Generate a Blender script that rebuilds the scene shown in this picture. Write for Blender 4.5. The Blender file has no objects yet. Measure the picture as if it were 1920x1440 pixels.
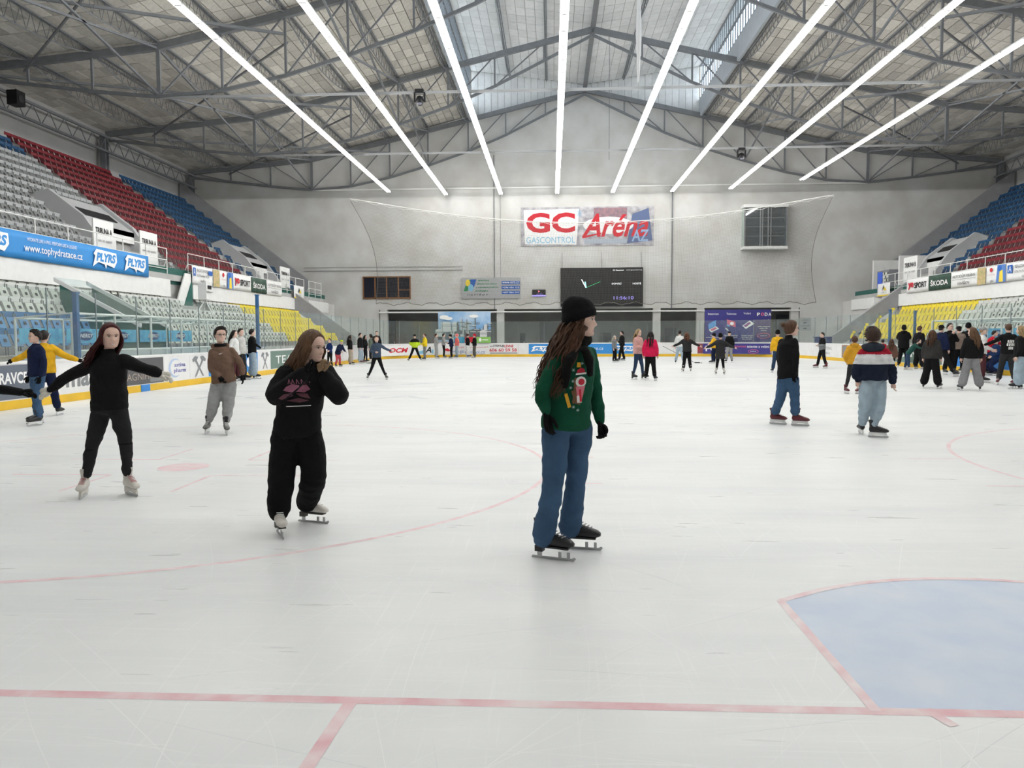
import bpy, bmesh, math, random
from mathutils import Vector, Matrix, noise
from mathutils.bvhtree import BVHTree
R = random.Random(7)
S = bpy.context.scene
COL = S.collection
PI = math.pi
# ------------------------------------------------------------------ camera
F_PX, CAM_H = 1430.0, 1.6
YAW, PITCH, ROLL = math.radians(2.97), math.radians(3.58), math.radians(-0.22)
_fw = Vector((-math.sin(YAW)*math.cos(PITCH), math.cos(YAW)*math.cos(PITCH), -math.sin(PITCH)))
_ri = Vector((math.cos(YAW), math.sin(YAW), 0)); _up = _ri.cross(_fw)
RI = _ri*math.cos(ROLL)+_up*math.sin(ROLL); UP = -_ri*math.sin(ROLL)+_up*math.cos(ROLL); FW = _fw
CAM = Vector((0, 0, CAM_H))
cd = bpy.data.cameras.new('camera'); cam = bpy.data.objects.new('camera', cd); COL.objects.link(cam)
cd.sensor_width = 36; cd.lens = F_PX/1920*36; cd.clip_end = 300; cd.clip_start = 0.05
cam.matrix_world = Matrix(((RI.x, UP.x, -FW.x, CAM.x), (RI.y, UP.y, -FW.y, CAM.y), (RI.z, UP.z, -FW.z, CAM.z), (0, 0, 0, 1)))
S.camera = cam
def at(px, py, x=None, y=None, z=None):
    d = RI*((px-960)/F_PX)+UP*((720-py)/F_PX)+FW
    t = x/d.x if x is not None else y/d.y if y is not None else (z-CAM_H)/d.z
    return CAM+d*t
# ------------------------------------------------------------------ world, exposure, lamps
S.view_settings.view_transform = 'Standard'; S.view_settings.look = 'None'
S.view_settings.gamma = 1; S.view_settings.use_curve_mapping = False
S.view_settings.exposure = 0.0
W = bpy.data.worlds.new('overcast_sky'); S.world = W; W.use_nodes = True
_bg = W.node_tree.nodes['Background']; _bg.inputs[0].default_value = (0.87, 0.94, 1.0, 1); _bg.inputs[1].default_value = 4.5
CX = 2.8                                     # long axis of the rink and hall
LAMP_X = [-13.48, -8.92, -4.26, .49, 5.13, 10.04, 14.66, 19.35]
LAMP_Z, LAMP_Y0 = 13.6, 2.0
LAMP_Y1 = [63.6, 65.2, 65.2, 65.2, 65.2, 65.0, 64.2, 61.0]
LAMP_W = 690.0
for i, x in enumerate(LAMP_X):               # the two tubes of each row shine sideways as well as down
    for sd in (-1, 1):
        L = bpy.data.lights.new('lamp_row_light', 'AREA'); L.shape = 'RECTANGLE'; L.size = .1; L.size_y = LAMP_Y1[i]-LAMP_Y0
        L.energy = LAMP_W; L.color = (1.0, .985, .95)
        o = bpy.data.objects.new('lamp_row_light', L); COL.objects.link(o); o.location = (x+sd*.115, (LAMP_Y0+LAMP_Y1[i])/2, LAMP_Z-.085)
        o.rotation_euler = (0, -sd*math.radians(66), 0)
# ------------------------------------------------------------------ helpers
MATS = {}
def mat(name, col, rough=.6, nz=0, ns=4.0, bump=0, bs=None, metal=0, spec=.4, stretch=None, col2=None, island=0, emit=0):
    if name in MATS: return MATS[name]
    m = bpy.data.materials.new(name); m.use_nodes = True; nt = m.node_tree; b = nt.nodes['Principled BSDF']
    b.inputs['Base Color'].default_value = (*col, 1); b.inputs['Roughness'].default_value = rough; b.inputs['Metallic'].default_value = metal
    b.inputs['Specular IOR Level'].default_value = spec
    if emit:
        b.inputs['Emission Color'].default_value = (*col, 1); b.inputs['Emission Strength'].default_value = emit; m.cycles.emission_sampling = 'NONE'
    if nz or bump or island:
        tc = nt.nodes.new('ShaderNodeTexCoord'); mp = nt.nodes.new('ShaderNodeMapping'); nt.links.new(tc.outputs['Object'], mp.inputs[0])
        if stretch: mp.inputs['Scale'].default_value = stretch
    if nz:
        n = nt.nodes.new('ShaderNodeTexNoise'); n.inputs['Scale'].default_value = ns; n.inputs['Detail'].default_value = 6; nt.links.new(mp.outputs[0], n.inputs[0])
        mx = nt.nodes.new('ShaderNodeMix'); mx.data_type = 'RGBA'
        c2 = col2 if col2 else tuple(c*(1-nz) for c in col)
        mx.inputs[6].default_value = (*c2, 1); mx.inputs[7].default_value = (*col, 1)
        rp = nt.nodes.new('ShaderNodeMapRange'); rp.inputs[1].default_value = .32; rp.inputs[2].default_value = .68
        nt.links.new(n.outputs[0], rp.inputs[0]); nt.links.new(rp.outputs[0], mx.inputs[0]); out = mx.outputs[2]
        nt.links.new(out, b.inputs['Base Color'])
    if island:
        g = nt.nodes.new('ShaderNodeNewGeometry'); oi = nt.nodes.new('ShaderNodeObjectInfo'); ad = nt.nodes.new('ShaderNodeMath'); ad.operation = 'ADD'
        nt.links.new(g.outputs['Random Per Island'], ad.inputs[0]); nt.links.new(oi.outputs['Random'], ad.inputs[1])
        fr = nt.nodes.new('ShaderNodeMath'); fr.operation = 'FRACT'; nt.links.new(ad.outputs[0], fr.inputs[0])
        r2 = nt.nodes.new('ShaderNodeMapRange'); r2.inputs[3].default_value = 1-island; r2.inputs[4].default_value = 1; nt.links.new(fr.outputs[0], r2.inputs[0])
        mm = nt.nodes.new('ShaderNodeMix'); mm.data_type = 'RGBA'; mm.blend_type = 'MULTIPLY'; mm.inputs[0].default_value = 1
        if nz: nt.links.new(mx.outputs[2], mm.inputs[6])
        else: mm.inputs[6].default_value = (*col, 1)
        nt.links.new(r2.outputs[0], mm.inputs[7]); nt.links.new(mm.outputs[2], b.inputs['Base Color'])
    if bump:
        n2 = nt.nodes.new('ShaderNodeTexNoise'); n2.inputs['Scale'].default_value = bs or ns; n2.inputs['Detail'].default_value = 5; nt.links.new(mp.outputs[0], n2.inputs[0])
        bp = nt.nodes.new('ShaderNodeBump'); bp.inputs['Strength'].default_value = bump; bp.inputs['Distance'].default_value = .02
        nt.links.new(n2.outputs[0], bp.inputs['Height']); nt.links.new(bp.outputs[0], b.inputs['Normal'])
    MATS[name] = m; return m
def glass(name, tint=(.9, .97, .95), refl=.09, dirt=0.0, fres=False):
    if name in MATS: return MATS[name]
    m = bpy.data.materials.new(name); m.use_nodes = True; nt = m.node_tree; nt.nodes.clear()
    o = nt.nodes.new('ShaderNodeOutputMaterial'); t = nt.nodes.new('ShaderNodeBsdfTransparent'); t.inputs[0].default_value = (*tint, 1)
    g = nt.nodes.new('ShaderNodeBsdfGlossy'); g.inputs['Roughness'].default_value = .04; mx = nt.nodes.new('ShaderNodeMixShader')
    fz = nt.nodes.new('ShaderNodeFresnel'); fz.inputs[0].default_value = 1.45
    ad = nt.nodes.new('ShaderNodeMath'); ad.operation = 'ADD'; ad.inputs[1].default_value = refl-.04; 
    if fres: nt.links.new(fz.outputs[0], ad.inputs[0])
    else: ad.inputs[0].default_value = .04
    nt.links.new(ad.outputs[0], mx.inputs[0]); nt.links.new(t.outputs[0], mx.inputs[1]); nt.links.new(g.outputs[0], mx.inputs[2])
    last = mx
    if dirt:
        d = nt.nodes.new('ShaderNodeBsdfDiffuse'); d.inputs[0].default_value = (.75, .8, .78, 1); m2 = nt.nodes.new('ShaderNodeMixShader'); m2.inputs[0].default_value = dirt
        nt.links.new(mx.outputs[0], m2.inputs[1]); nt.links.new(d.outputs[0], m2.inputs[2]); last = m2
    nt.links.new(last.outputs[0], o.inputs[0]); MATS[name] = m; return m
ORG = {}
def lab(o, label=None, cat=None, group=None, kind=None):
    if label: o['label'] = label
    if cat: o['category'] = cat
    if group: o['group'] = group
    if kind: o['kind'] = kind
    return o
def thing(name, loc, label, cat, group=None, kind=None):
    o = bpy.data.objects.new(name, None); COL.objects.link(o); o.location = loc; o.empty_display_size = .1
    ORG[o] = Vector(loc); return lab(o, label, cat, group, kind)
class MB:
    def __init__(s): s.v = []; s.f = []; s.m = []
    def add(s, vs, fs, m=0):
        b = len(s.v); s.v += [tuple(q) for q in vs]; s.f += [tuple(b+i for i in q) for q in fs]; s.m += [m]*len(fs); return s
    def box(s, c, d, m=0, U=None, V=None, N=None):
        U = Vector(U or (1, 0, 0)); V = Vector(V or (0, 1, 0)); N = Vector(N or (0, 0, 1)); c = Vector(c)
        vs = [c+U*(d[0]/2*a)+V*(d[1]/2*b)+N*(d[2]/2*e) for a in (-1, 1) for b in (-1, 1) for e in (-1, 1)]
        return s.add(vs, [(0, 1, 3, 2), (4, 6, 7, 5), (0, 4, 5, 1), (2, 3, 7, 6), (0, 2, 6, 4), (1, 5, 7, 3)], m)
    def span(s, a, b, m=0):
        return s.box([(a[i]+b[i])/2 for i in range(3)], [abs(b[i]-a[i]) for i in range(3)], m)
    def bar(s, a, b, w, h=None, m=0, up=(0, 0, 1)):
        a = Vector(a); b = Vector(b); d = b-a; l = d.length; h = h or w
        if l < 1e-6: return s
        d /= l; up = Vector(up)
        if abs(d.dot(up)) > .98: up = Vector((0, 1, 0)) if abs(d.y) < .9 else Vector((1, 0, 0))
        x = d.cross(up).normalized(); y = x.cross(d)
        return s.box((a+b)/2, (w, l, h), m, x, d, y)
    def loft(s, rings, m=0, cap=True, closed=False):
        n = len(rings[0]); b = len(s.v); fs = []
        for r in rings: s.v += [tuple(q) for q in r]
        K = len(rings)
        for i in range(K-1 if not closed else K):
            j = (i+1) % K
            for k in range(n): fs.append((b+i*n+k, b+i*n+(k+1) % n, b+j*n+(k+1) % n, b+j*n+k))
        if cap and not closed: fs.append(tuple(b+k for k in range(n))[::-1]); fs.append(tuple(b+(K-1)*n+k for k in range(n)))
        s.f += fs; s.m += [m]*len(fs); return s
    def tube(s, pts, rad, n=8, m=0, flat=1.0, cap=True):
        pts = [Vector(p) for p in pts]; K = len(pts)
        if not isinstance(rad, (list, tuple)): rad = [rad]*K
        rings = []; px = None
        for i, p in enumerate(pts):
            d = (pts[min(i+1, K-1)]-pts[max(i-1, 0)])
            d = d.normalized() if d.length > 1e-9 else Vector((0, 0, 1))
            if px is None:
                a = Vector((0, 0, 1)) if abs(d.z) < .9 else Vector((1, 0, 0)); px = d.cross(a).normalized()
            px = (px-d*px.dot(d)); px = px.normalized() if px.length > 1e-6 else d.orthogonal().normalized(); py = d.cross(px)
            rings.append([p+px*(rad[i]*math.cos(2*PI*k/n))+py*(rad[i]*flat*math.sin(2*PI*k/n)) for k in range(n)])
        return s.loft(rings, m, cap)
    def ball(s, c, r, n=10, k=7, m=0):
        c = Vector(c); r = r if isinstance(r, (tuple, list)) else (r, r, r)
        rings = []
        for i in range(k):
            e = -PI/2+PI*(i+.02)/(k-1+.04) if k > 1 else 0
            rings.append([c+Vector((r[0]*math.cos(e)*math.cos(2*PI*j/n), r[1]*math.cos(e)*math.sin(2*PI*j/n), r[2]*math.sin(e))) for j in range(n)])
        return s.loft(rings, m)
    def prism(s, poly, ax, lo, hi, m=0):
        # poly in the two other axes (order x,y,z without ax)
        def P(q, t):
            q = list(q); q.insert(ax, t); return tuple(q)
        n = len(poly); vs = [P(q, lo) for q in poly]+[P(q, hi) for q in poly]
        return s.add(vs, [tuple(range(n))[::-1], tuple(range(n, 2*n))]+[(i, (i+1) % n, n+(i+1) % n, n+i) for i in range(n)], m)
    def mesh(s, name, mats, smooth=False, shift=None):
        me = bpy.data.meshes.new(name); vs = s.v if shift is None else [(a-shift.x, b-shift.y, c-shift.z) for a, b, c in s.v]
        me.from_pydata(vs, [], s.f); mats = mats if isinstance(mats, (list, tuple)) else [mats]
        for q in mats: me.materials.append(q)
        if len(mats) > 1: me.polygons.foreach_set('material_index', s.m)
        bm = bmesh.new(); bm.from_mesh(me); bmesh.ops.recalc_face_normals(bm, faces=bm.faces); bm.to_mesh(me); bm.free()
        if smooth: me.polygons.foreach_set('use_smooth', [True]*len(me.polygons))
        return me
    def build(s, name, mats, parent=None, smooth=False, loc=None, **kw):
        if parent is not None: org = ORG[parent]
        else: org = Vector(loc) if loc is not None else Vector((0, 0, 0))
        o = bpy.data.objects.new(name, s.mesh(name, mats, smooth, org)); COL.objects.link(o); ORG[o] = org
        if parent is not None: o.parent = parent
        else: o.location = org
        return lab(o, **kw)
def place(name, me, parent, M=None):
    o = bpy.data.objects.new(name, me); COL.objects.link(o); o.parent = parent
    if M is not None: o.matrix_local = M
    ORG[o] = ORG.get(parent, Vector()); return o
def copy_tree(o, parent=None):
    c = o.copy(); COL.objects.link(c); c.parent = parent
    for ch in list(o.children): copy_tree(ch, c)
    return c
# ------------------------------------------------------------------ flat writing and signs
TEXTS = []
def text_mesh_later(s, box, frame, m, parent, name='lettering', shear=0, bold=0, fitw=True):
    """box=(cx,cy,w,h) metres in frame (origin,U,V,N): queued, converted to mesh in one go"""
    c = bpy.data.curves.new(name, 'FONT'); c.body = s; c.align_x = 'CENTER'; c.align_y = 'CENTER'; c.shear = shear; c.offset = bold; c.resolution_u = 3
    o = bpy.data.objects.new(name+'_tmp', c); COL.objects.link(o)
    TEXTS.append((o, box, frame, m, parent, name, fitw))
def flush_texts():
    if not TEXTS: return
    dg = bpy.context.evaluated_depsgraph_get(); dg.update()
    for o, box, (O, U, V, N), m, parent, name, fitw in TEXTS:
        me = bpy.data.meshes.new_from_object(o.evaluated_get(dg)); c = o.data
        bpy.data.objects.remove(o); bpy.data.curves.remove(c)
        if not len(me.vertices): continue
        xs = [v.co.x for v in me.vertices]; ys = [v.co.y for v in me.vertices]
        x0, x1, y0, y1 = min(xs), max(xs), min(ys), max(ys); sx = box[2]/max(1e-6, x1-x0); sy = box[3]/max(1e-6, y1-y0)
        if not fitw: sx = sy
        org = ORG[parent]
        for v in me.vertices:
            p = O+U*(box[0]+(v.co.x-(x0+x1)/2)*sx)+V*(box[1]+(v.co.y-(y0+y1)/2)*sy)+N*.0
            v.co = p-org
        me.materials.clear(); me.materials.append(m)
        t = bpy.data.objects.new(name, me); COL.objects.link(t); t.parent = parent; ORG[t] = org
    TEXTS.clear()
def sign(name, O, U, V, w, h, bg, items, parent=None, label=None, cat=None, thick=.03, lift=.012, group=None, sag=0):
    """flat board: O lower-left corner; items: ('t',text,cx,cy,w,h,mat[,shear[,bold]]) ('p',pts,mat) ('o',cx,cy,rx,ry,mat), all in fractions of w,h"""
    O = Vector(O); U = Vector(U).normalized(); V = Vector(V).normalized(); N = U.cross(V)
    b = MB()
    if sag:   # hung cloth: rippled sheet with thickness
        nx, ny = 24, 4; fr = []; 
        for side in (0, 1):
            for i in range(nx+1):
                for j in range(ny+1):
                    u = i/nx; t = j/ny
                    z = sag*math.sin(u*31+t*2.2)*.5*(1-t)+sag*.4*math.sin(u*13+1)
                    fr.append(O+U*(u*w)+V*(t*h)+N*(z-(thick if side else 0)))
        q = (nx+1)*(ny+1); fs = []
        for i in range(nx):
            for j in range(ny):
                a = i*(ny+1)+j; fs.append((a, a+ny+1, a+ny+2, a+1)); fs.append((q+a, q+a+1, q+a+ny+2, q+a+ny+1))
        for i in range(nx):
            for j in (0, ny):
                a = i*(ny+1)+j; fs.append((a, a+ny+1, q+a+ny+1, q+a))
        for j in range(ny):
            for i in (0, nx):
                a = i*(ny+1)+j; fs.append((a, a+1, q+a+1, q+a))
        b.add(fr, fs); lift = max(lift, sag+.006)
    else: b.box(O+U*w/2+V*h/2-N*thick/2, (w, h, thick), 0, U, V, N)
    r = b.build(name, bg, parent, loc=None if parent else O, smooth=bool(sag), label=label, cat=cat, group=group)
    if parent: r.pop('category', None)
    groups = {}; lv = 0
    for it in items:
        lv += 1; F = O+N*(lift+.0012*lv)
        if it[0] == 't':
            sh = it[7] if len(it) > 7 else 0; bo = it[8] if len(it) > 8 else 0
            text_mesh_later(it[1], (it[2]*w, it[3]*h, it[4]*w, it[5]*h), (F, U, V, N), it[6], r, shear=sh, bold=bo)
        else:
            if it[0] == 'o': pts = [(it[1]+it[3]*math.cos(2*PI*k/20), it[2]+it[4]*math.sin(2*PI*k/20)) for k in range(20)]; m = it[5]
            else: pts, m = it[1], it[2]
            nm = it[-1] if isinstance(it[-1], str) and it[0] != 't' else 'printed_shape'
            groups.setdefault((nm, m.name), (m, MB()))[1].add([F+U*(a*w)+V*(c*h) for a, c in pts], [tuple(range(len(pts)))])
    for (nm, _), (m, g) in groups.items(): g.build(nm, m, r)
    return r
def rect(x0, y0, x1, y1, m, *a): return ('p', [(x0, y0), (x1, y0), (x1, y1), (x0, y1)], m, *a)
X3, Y3, Z3 = Vector((1, 0, 0)), Vector((0, 1, 0)), Vector((0, 0, 1))
# ================================================================== THE HALL
FAR, NEAR = 66.0, -8.0                       # far and near end walls
def interp(T, u):
    for (a, za), (b, zb) in zip(T, T[1:]):
        if a <= u <= b: return za+(zb-za)*(u-a)/(b-a)
    return T[-1][1] if u > T[-1][0] else T[0][1]
TOP = [(0, 22.2), (9.85, 19.9), (17, 18.2), (23.4, 16.8), (34, 15.85)]
BOT = [(0, 21.85), (6.65, 18.6), (9.85, 17.3), (13.3, 16.15), (16.6, 15.2), (20, 14.5), (23.4, 14.25), (27, 14.6), (30.5, 15.05), (34, 15.45)]
ROOF = [(9.85, 20.28), (17, 18.58), (23.4, 17.18), (34.4, 16.2)]
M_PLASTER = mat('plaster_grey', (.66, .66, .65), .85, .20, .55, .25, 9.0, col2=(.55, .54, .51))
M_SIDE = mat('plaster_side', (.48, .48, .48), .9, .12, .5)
M_STEEL = mat('steel_grey_paint', (.20, .21, .225), .5, .15, 3.0)
M_TILE = mat('wood_wool_tile', (.74, .71, .65), .95, .16, 5.0, .3, 60.0, island=.34)
M_TILEW = mat('white_roof_sheet', (.85, .86, .86), .8, .10, 3.0, island=.14)
M_DECK = mat('roof_deck_dark', (.24, .225, .2), .9)
M_CONC = mat('concrete', (.45, .45, .44), .85, .18, 1.2, .2, 12)
M_WHITE = mat('white_paint', (.80, .80, .79), .45, .06, 3)
M_RAIL = mat('white_rail_paint', (.78, .78, .76), .4)
M_DARK = mat('dark_void', (.02, .02, .022), .7)
M_BLACK = mat('black_plastic', (.012, .012, .014), .45)
M_SKYLT = mat('upstand_sheet', (.42, .46, .50), .6, .08, 2)
# ---- ice
m_ice = bpy.data.materials.new('ice'); m_ice.use_nodes = True; nt = m_ice.node_tree; b = nt.nodes['Principled BSDF']
b.inputs['Roughness'].default_value = .36; b.inputs['Specular IOR Level'].default_value = .22
tc = nt.nodes.new('ShaderNodeTexCoord')
def _noise(scale, det, st=None, rot=0):
    n = nt.nodes.new('ShaderNodeTexNoise'); n.inputs['Scale'].default_value = scale; n.inputs['Detail'].default_value = det
    mp = nt.nodes.new('ShaderNodeMapping'); mp.inputs['Scale'].default_value = st or (1, 1, 1); mp.inputs['Rotation'].default_value = (0, 0, rot)
    nt.links.new(tc.outputs['Object'], mp.inputs[0]); nt.links.new(mp.outputs[0], n.inputs[0]); return n.outputs[0]
def _rng(sock, a, c, lo, hi):
    r = nt.nodes.new('ShaderNodeMapRange'); r.inputs[1].default_value = a; r.inputs[2].default_value = c; r.inputs[3].default_value = lo; r.inputs[4].default_value = hi
    nt.links.new(sock, r.inputs[0]); return r.outputs[0]
def _mixc(fac, c1, c2):
    m = nt.nodes.new('ShaderNodeMix'); m.data_type = 'RGBA'; nt.links.new(fac, m.inputs[0])
    for s_, c in ((6, c1), (7, c2)):
        if hasattr(c, 'type'): nt.links.new(c, m.inputs[s_])
        else: m.inputs[s_].default_value = (*c, 1)
    return m.outputs[2]
base = _mixc(_rng(_noise(.35, 4), .35, .65, 0, 1), (.735, .75, .745), (.80, .81, .80))
grey = _rng(_noise(.6, 2, (.5, 2.4, 1), .25), .45, .75, 0, .35); c = _mixc(grey, base, (.60, .63, .65))
scr = _rng(_noise(3.0, 8, (.35, 14, 1), .5), .60, .70, 0, .22); c = _mixc(scr, c, (.93, .94, .93))
scr2 = _rng(_noise(2.6, 8, (16, .4, 1), .35), .61, .70, 0, .16); c = _mixc(scr2, c, (.94, .95, .94))
scr3 = _rng(_noise(2.2, 8, (.5, 12, 1), -.6), .62, .70, 0, .16); c = _mixc(scr3, c, (.93, .94, .94))
nt.links.new(c, b.inputs['Base Color']); nt.links.new(_rng(_noise(2.0, 6, (.6, 5, 1), .3), .3, .7, .26, .52), b.inputs['Roughness'])
bp = nt.nodes.new('ShaderNodeBump'); bp.inputs['Strength'].default_value = .05; bp.inputs['Distance'].default_value = .006
nt.links.new(_noise(5, 3, (.8, 3, 1), .4), bp.inputs['Height']); 
# ---- rink outline
HALF, Y0R, Y1R, RAD = 14.85, -0.85, 59.25, 7.5
def outline(off=0.0, n=10):
    x0, x1, y0, y1, r = CX-HALF-off, CX+HALF+off, Y0R-off, Y1R+off, RAD+off
    P = []
    for cx, cy, a0 in ((x1-r, y0+r, -90), (x1-r, y1-r, 0), (x0+r, y1-r, 90), (x0+r, y0+r, 180)):
        for k in range(n+1):
            a = math.radians(a0+90*k/n); P.append(Vector((cx+r*math.cos(a), cy+r*math.sin(a), 0)))
    return P
P = outline(.05, 16); n = len(P)
b = MB(); b.add([p for p in P]+[p+Vector((0, 0, -.2)) for p in P], [tuple(range(n)), tuple(range(n, 2*n))[::-1]]+[(i, n+i, n+(i+1) % n, (i+1) % n) for i in range(n)])
ICE = b.build('floor', m_ice, kind='structure', label='white scratched ice sheet of the rink')
b = MB(); b.span((-40, NEAR-1, -.5), (45, 72, -.06)); b.build('floor_concourse', M_CONC, kind='structure', label='grey concrete floor around the rink')
# ---- markings in the ice (thin, level with the surface)
M_RED = mat('ice_red', (.72, .42, .46), .45, .22, 6.0, col2=(.79, .68, .68), spec=.2)
M_PINK = mat('ice_pink', (.75, .52, .55), .45, .25, 6.0, col2=(.80, .73, .73), spec=.2)
M_CREASE = mat('ice_blue', (.52, .60, .74), .45, .35, 2.4, col2=(.63, .68, .76), spec=.2)
M_GREYL = mat('ice_grey_line', (.60, .63, .65), .45, .2, 6.0, col2=(.70, .72, .72), spec=.2)
_zi = [0]
def _z(z):
    _zi[0] += 1; return .0006+.00002*_zi[0] if z > 0 else .0003
def flat(name, pts, m, z, label):
    z = _z(z)
    MB().add([(p[0], p[1], z) for p in pts], [tuple(range(len(pts)))]).build(name, m, ICE, label=label)
def line(name, a, c, w, m, z=.003, label='faded line frozen into the ice'):
    a = Vector(a); c = Vector(c); d = (c-a).normalized(); q = Vector((-d.y, d.x))*w/2
    flat(name, [a+q, a-q, c-q, c+q], m, z, label)
def arc(name, cx, cy, r, w, a0, a1, m, n=64, z=.003, label='faded ring frozen into the ice'):
    z = _z(z)
    P0 = [(cx+(r-w/2)*math.cos(a0+(a1-a0)*k/n), cy+(r-w/2)*math.sin(a0+(a1-a0)*k/n), z) for k in range(n+1)]
    P1 = [(cx+(r+w/2)*math.cos(a0+(a1-a0)*k/n), cy+(r+w/2)*math.sin(a0+(a1-a0)*k/n), z) for k in range(n+1)]
    MB().add(P0+P1, [(k, k+1, n+2+k, n+1+k) for k in range(n)]).build(name, m, ICE, label=label)
V2 = lambda x, y: Vector((x, y))
GY = 3.23; xl, xr = CX-HALF, CX+HALF
line('goal_line', (xl, GY), (xr, GY), .065, M_RED, label='pale red goal line across the ice')
gy2 = Y1R-4
line('goal_line', (xl, gy2), (xr, gy2), .05, M_PINK, label='faint far goal line')
for y, w, mm in ((22.0, .16, M_GREYL), (29.2, .14, M_GREYL), (37.2, .2, M_GREYL)): line('zone_line', (xl, y), (xr, y), w, mm, label='faint grey zone line across the ice')
for sx in (-1, 1):
    dx, dy = CX-.2+sx*7.15, 9.14
    if sx > 0: dx = 9.7
    arc('faceoff_circle', dx, dy, 4.5, .055, 0, 2*PI, M_PINK, 96, label='faded red face-off circle')
    flat('faceoff_dot', [(dx+.3*math.cos(t*PI/16), dy+.3*math.sin(t*PI/16)) for t in range(32)], M_PINK, .0035, 'faded red face-off dot')
    for ax in (-1, 1):
        for ay in (-1, 1):
            a0 = V2(dx+ax*.6, dy+ay*.55)
            line('hash_mark', a0, a0+V2(ax*1.2, 0), .045, M_PINK, label='thin red hash mark beside the face-off dot')
            line('hash_mark', a0, a0+V2(0, ay*.95), .045, M_PINK, label='thin red hash mark beside the face-off dot')
    for ay in (-.9, .9): line('hash_mark', (dx-5.1, dy+ay), (dx-4.45, dy+ay), .045, M_PINK); line('hash_mark', (dx+4.45, dy+ay), (dx+5.1, dy+ay), .045, M_PINK)
    arc('faceoff_circle', CX+sx*7.15, gy2-6, 4.5, .05, 0, 2*PI, M_PINK, 64)
line('trapezoid_line', (at(655, 1322, z=0).x, GY), (at(560, 1440, z=0).x, at(560, 1440, z=0).y-.5), .06, M_RED, label='pale red trapezoid line behind the goal line')
ccx = 1.36+1.27
cre = [V2(ccx-1.25, GY), V2(ccx-1.25, GY+1.36)]
for k in range(1, 16):
    xx = ccx-1.25+2.5*k/16; cre.append(V2(xx, GY+math.sqrt(1.83**2-(xx-ccx)**2)))
cre += [V2(ccx+1.25, GY+1.36), V2(ccx+1.25, GY)]
flat('goal_crease', cre, M_CREASE, -.0003, 'pale blue goal crease frozen into the ice')
for a, c in zip(cre, cre[1:]): line('crease_outline', a, c, .05, M_PINK, .0042, 'pale red outline of the goal crease')
line('goal_mark', at(1735, 1330, z=0).xy, at(1790, 1362, z=0).xy, .05, M_RED, label='short red mark behind the goal line')
arc('centre_circle', CX, 29.2, 4.5, .06, 0, 2*PI, M_GREYL, 64)
text_mesh_later('PODA', (0, 0, 6.2, 1.15), (Vector((at(812, 745, z=0).x-3.1, at(775, 745, z=0).y, .0005)), X3, Y3, Z3), M_GREYL, ICE, 'ice_lettering')
text_mesh_later('Z', (0, 0, 3.2, 2.2), (Vector((at(735, 722, z=0).x, at(735, 722, z=0).y, .0005)), X3, Y3, Z3), M_GREYL, ICE, 'ice_lettering')
M_MARK = mat('skate_mark', (.84, .85, .845), .55, spec=.2); M_MARK2 = mat('skate_mark_grey', (.66, .68, .69), .5, spec=.2)
def marks(n, m, seed, w0, name):
    rr = random.Random(seed); b = MB()
    for i in range(n):
        y = 1.5+22*rr.random()**1.5; x = rr.uniform(-.75, .72)*y*.9+rr.uniform(-.5, .5); a = rr.uniform(0, 2*PI) if rr.random() < .5 else rr.gauss(.35, .35); L = rr.uniform(.25, 2.2); cv = rr.gauss(0, .35); k = 9; q = Vector((x, y)); P0 = []; P1 = []; w = w0*rr.uniform(.5, 1.3)*(1+y*.05)
        for j in range(k+1):
            d = Vector((math.cos(a), math.sin(a))); nn = Vector((-d.y, d.x))*w*math.sin(PI*(j+.15)/(k+.3)); P0.append(q+nn); P1.append(q-nn); q = q+d*L/k; a += cv/k
        z = .00012+.0000003*i
        if any(abs(p.x-CX) > HALF-.3 or p.y < -.3 for p in P0): continue
        b.add([(p.x, p.y, z) for p in P0+P1], [(j, j+1, k+2+j, k+1+j) for j in range(k)])
    b.build(name, m, ICE, kind='stuff')
marks(650, M_MARK, 5, .0013, 'skate_scratches'); marks(90, M_MARK2, 6, .0016, 'skate_grooves')
# ---- far wall with the opening to the corridor
OX0, OX1, OZ = -15.0, 21.0, 3.95
uu = lambda u, s: CX+s*u
top_poly = [(uu(34.4, -1), OZ), (uu(34.4, 1), OZ), (uu(34.4, 1), 16.2), (uu(23.4, 1), 17.15), (uu(9.85, 1), 20.2), (uu(0, 1), 22.5), (uu(9.85, -1), 20.2), (uu(23.4, -1), 17.15), (uu(34.4, -1), 16.2)]
b = MB(); b.prism(top_poly, 1, FAR, FAR+.4); b.span((uu(34.4, -1), FAR, -.1), (OX0, FAR+.4, OZ)); b.span((OX1, FAR, -.1), (uu(34.4, 1), FAR+.4, OZ))
b.build('wall_far', M_PLASTER, kind='structure', label='stained grey plaster end wall under the gable')
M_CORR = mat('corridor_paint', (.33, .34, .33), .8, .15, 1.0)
b = MB(); b.span((OX0-1, 71, -.1), (OX1+1, 71.3, 4.2)); b.span((OX0-1, FAR+.4, 3.95), (OX1+1, 71.3, 4.2)); b.span((OX0-1, FAR+.4, -.1), (OX0-.8, 71.3, 4.2)); b.span((OX1+.8, FAR+.4, -.1), (OX1+1, 71.3, 4.2))
b.build('wall_corridor', M_CORR, kind='structure', label='grey corridor wall behind the end boards')
for i, x in enumerate((-14.6, -4.4, 9.0, 12.7, 20.6)):
    MB().span((x-.32, FAR+.02, -.06), (x+.32, FAR+.5, OZ)).build('trim_%d' % (i+1), M_PLASTER, kind='structure', label='grey concrete pillar in the corridor opening')
MB().span((OX0, FAR-.12, OZ-.3), (OX1, FAR-.02, OZ-.18)).build('trim_6', M_WHITE, kind='structure', label='white rail under the wall edge')
M_DOOR = mat('door_grey', (.12, .13, .145), .5)
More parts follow.
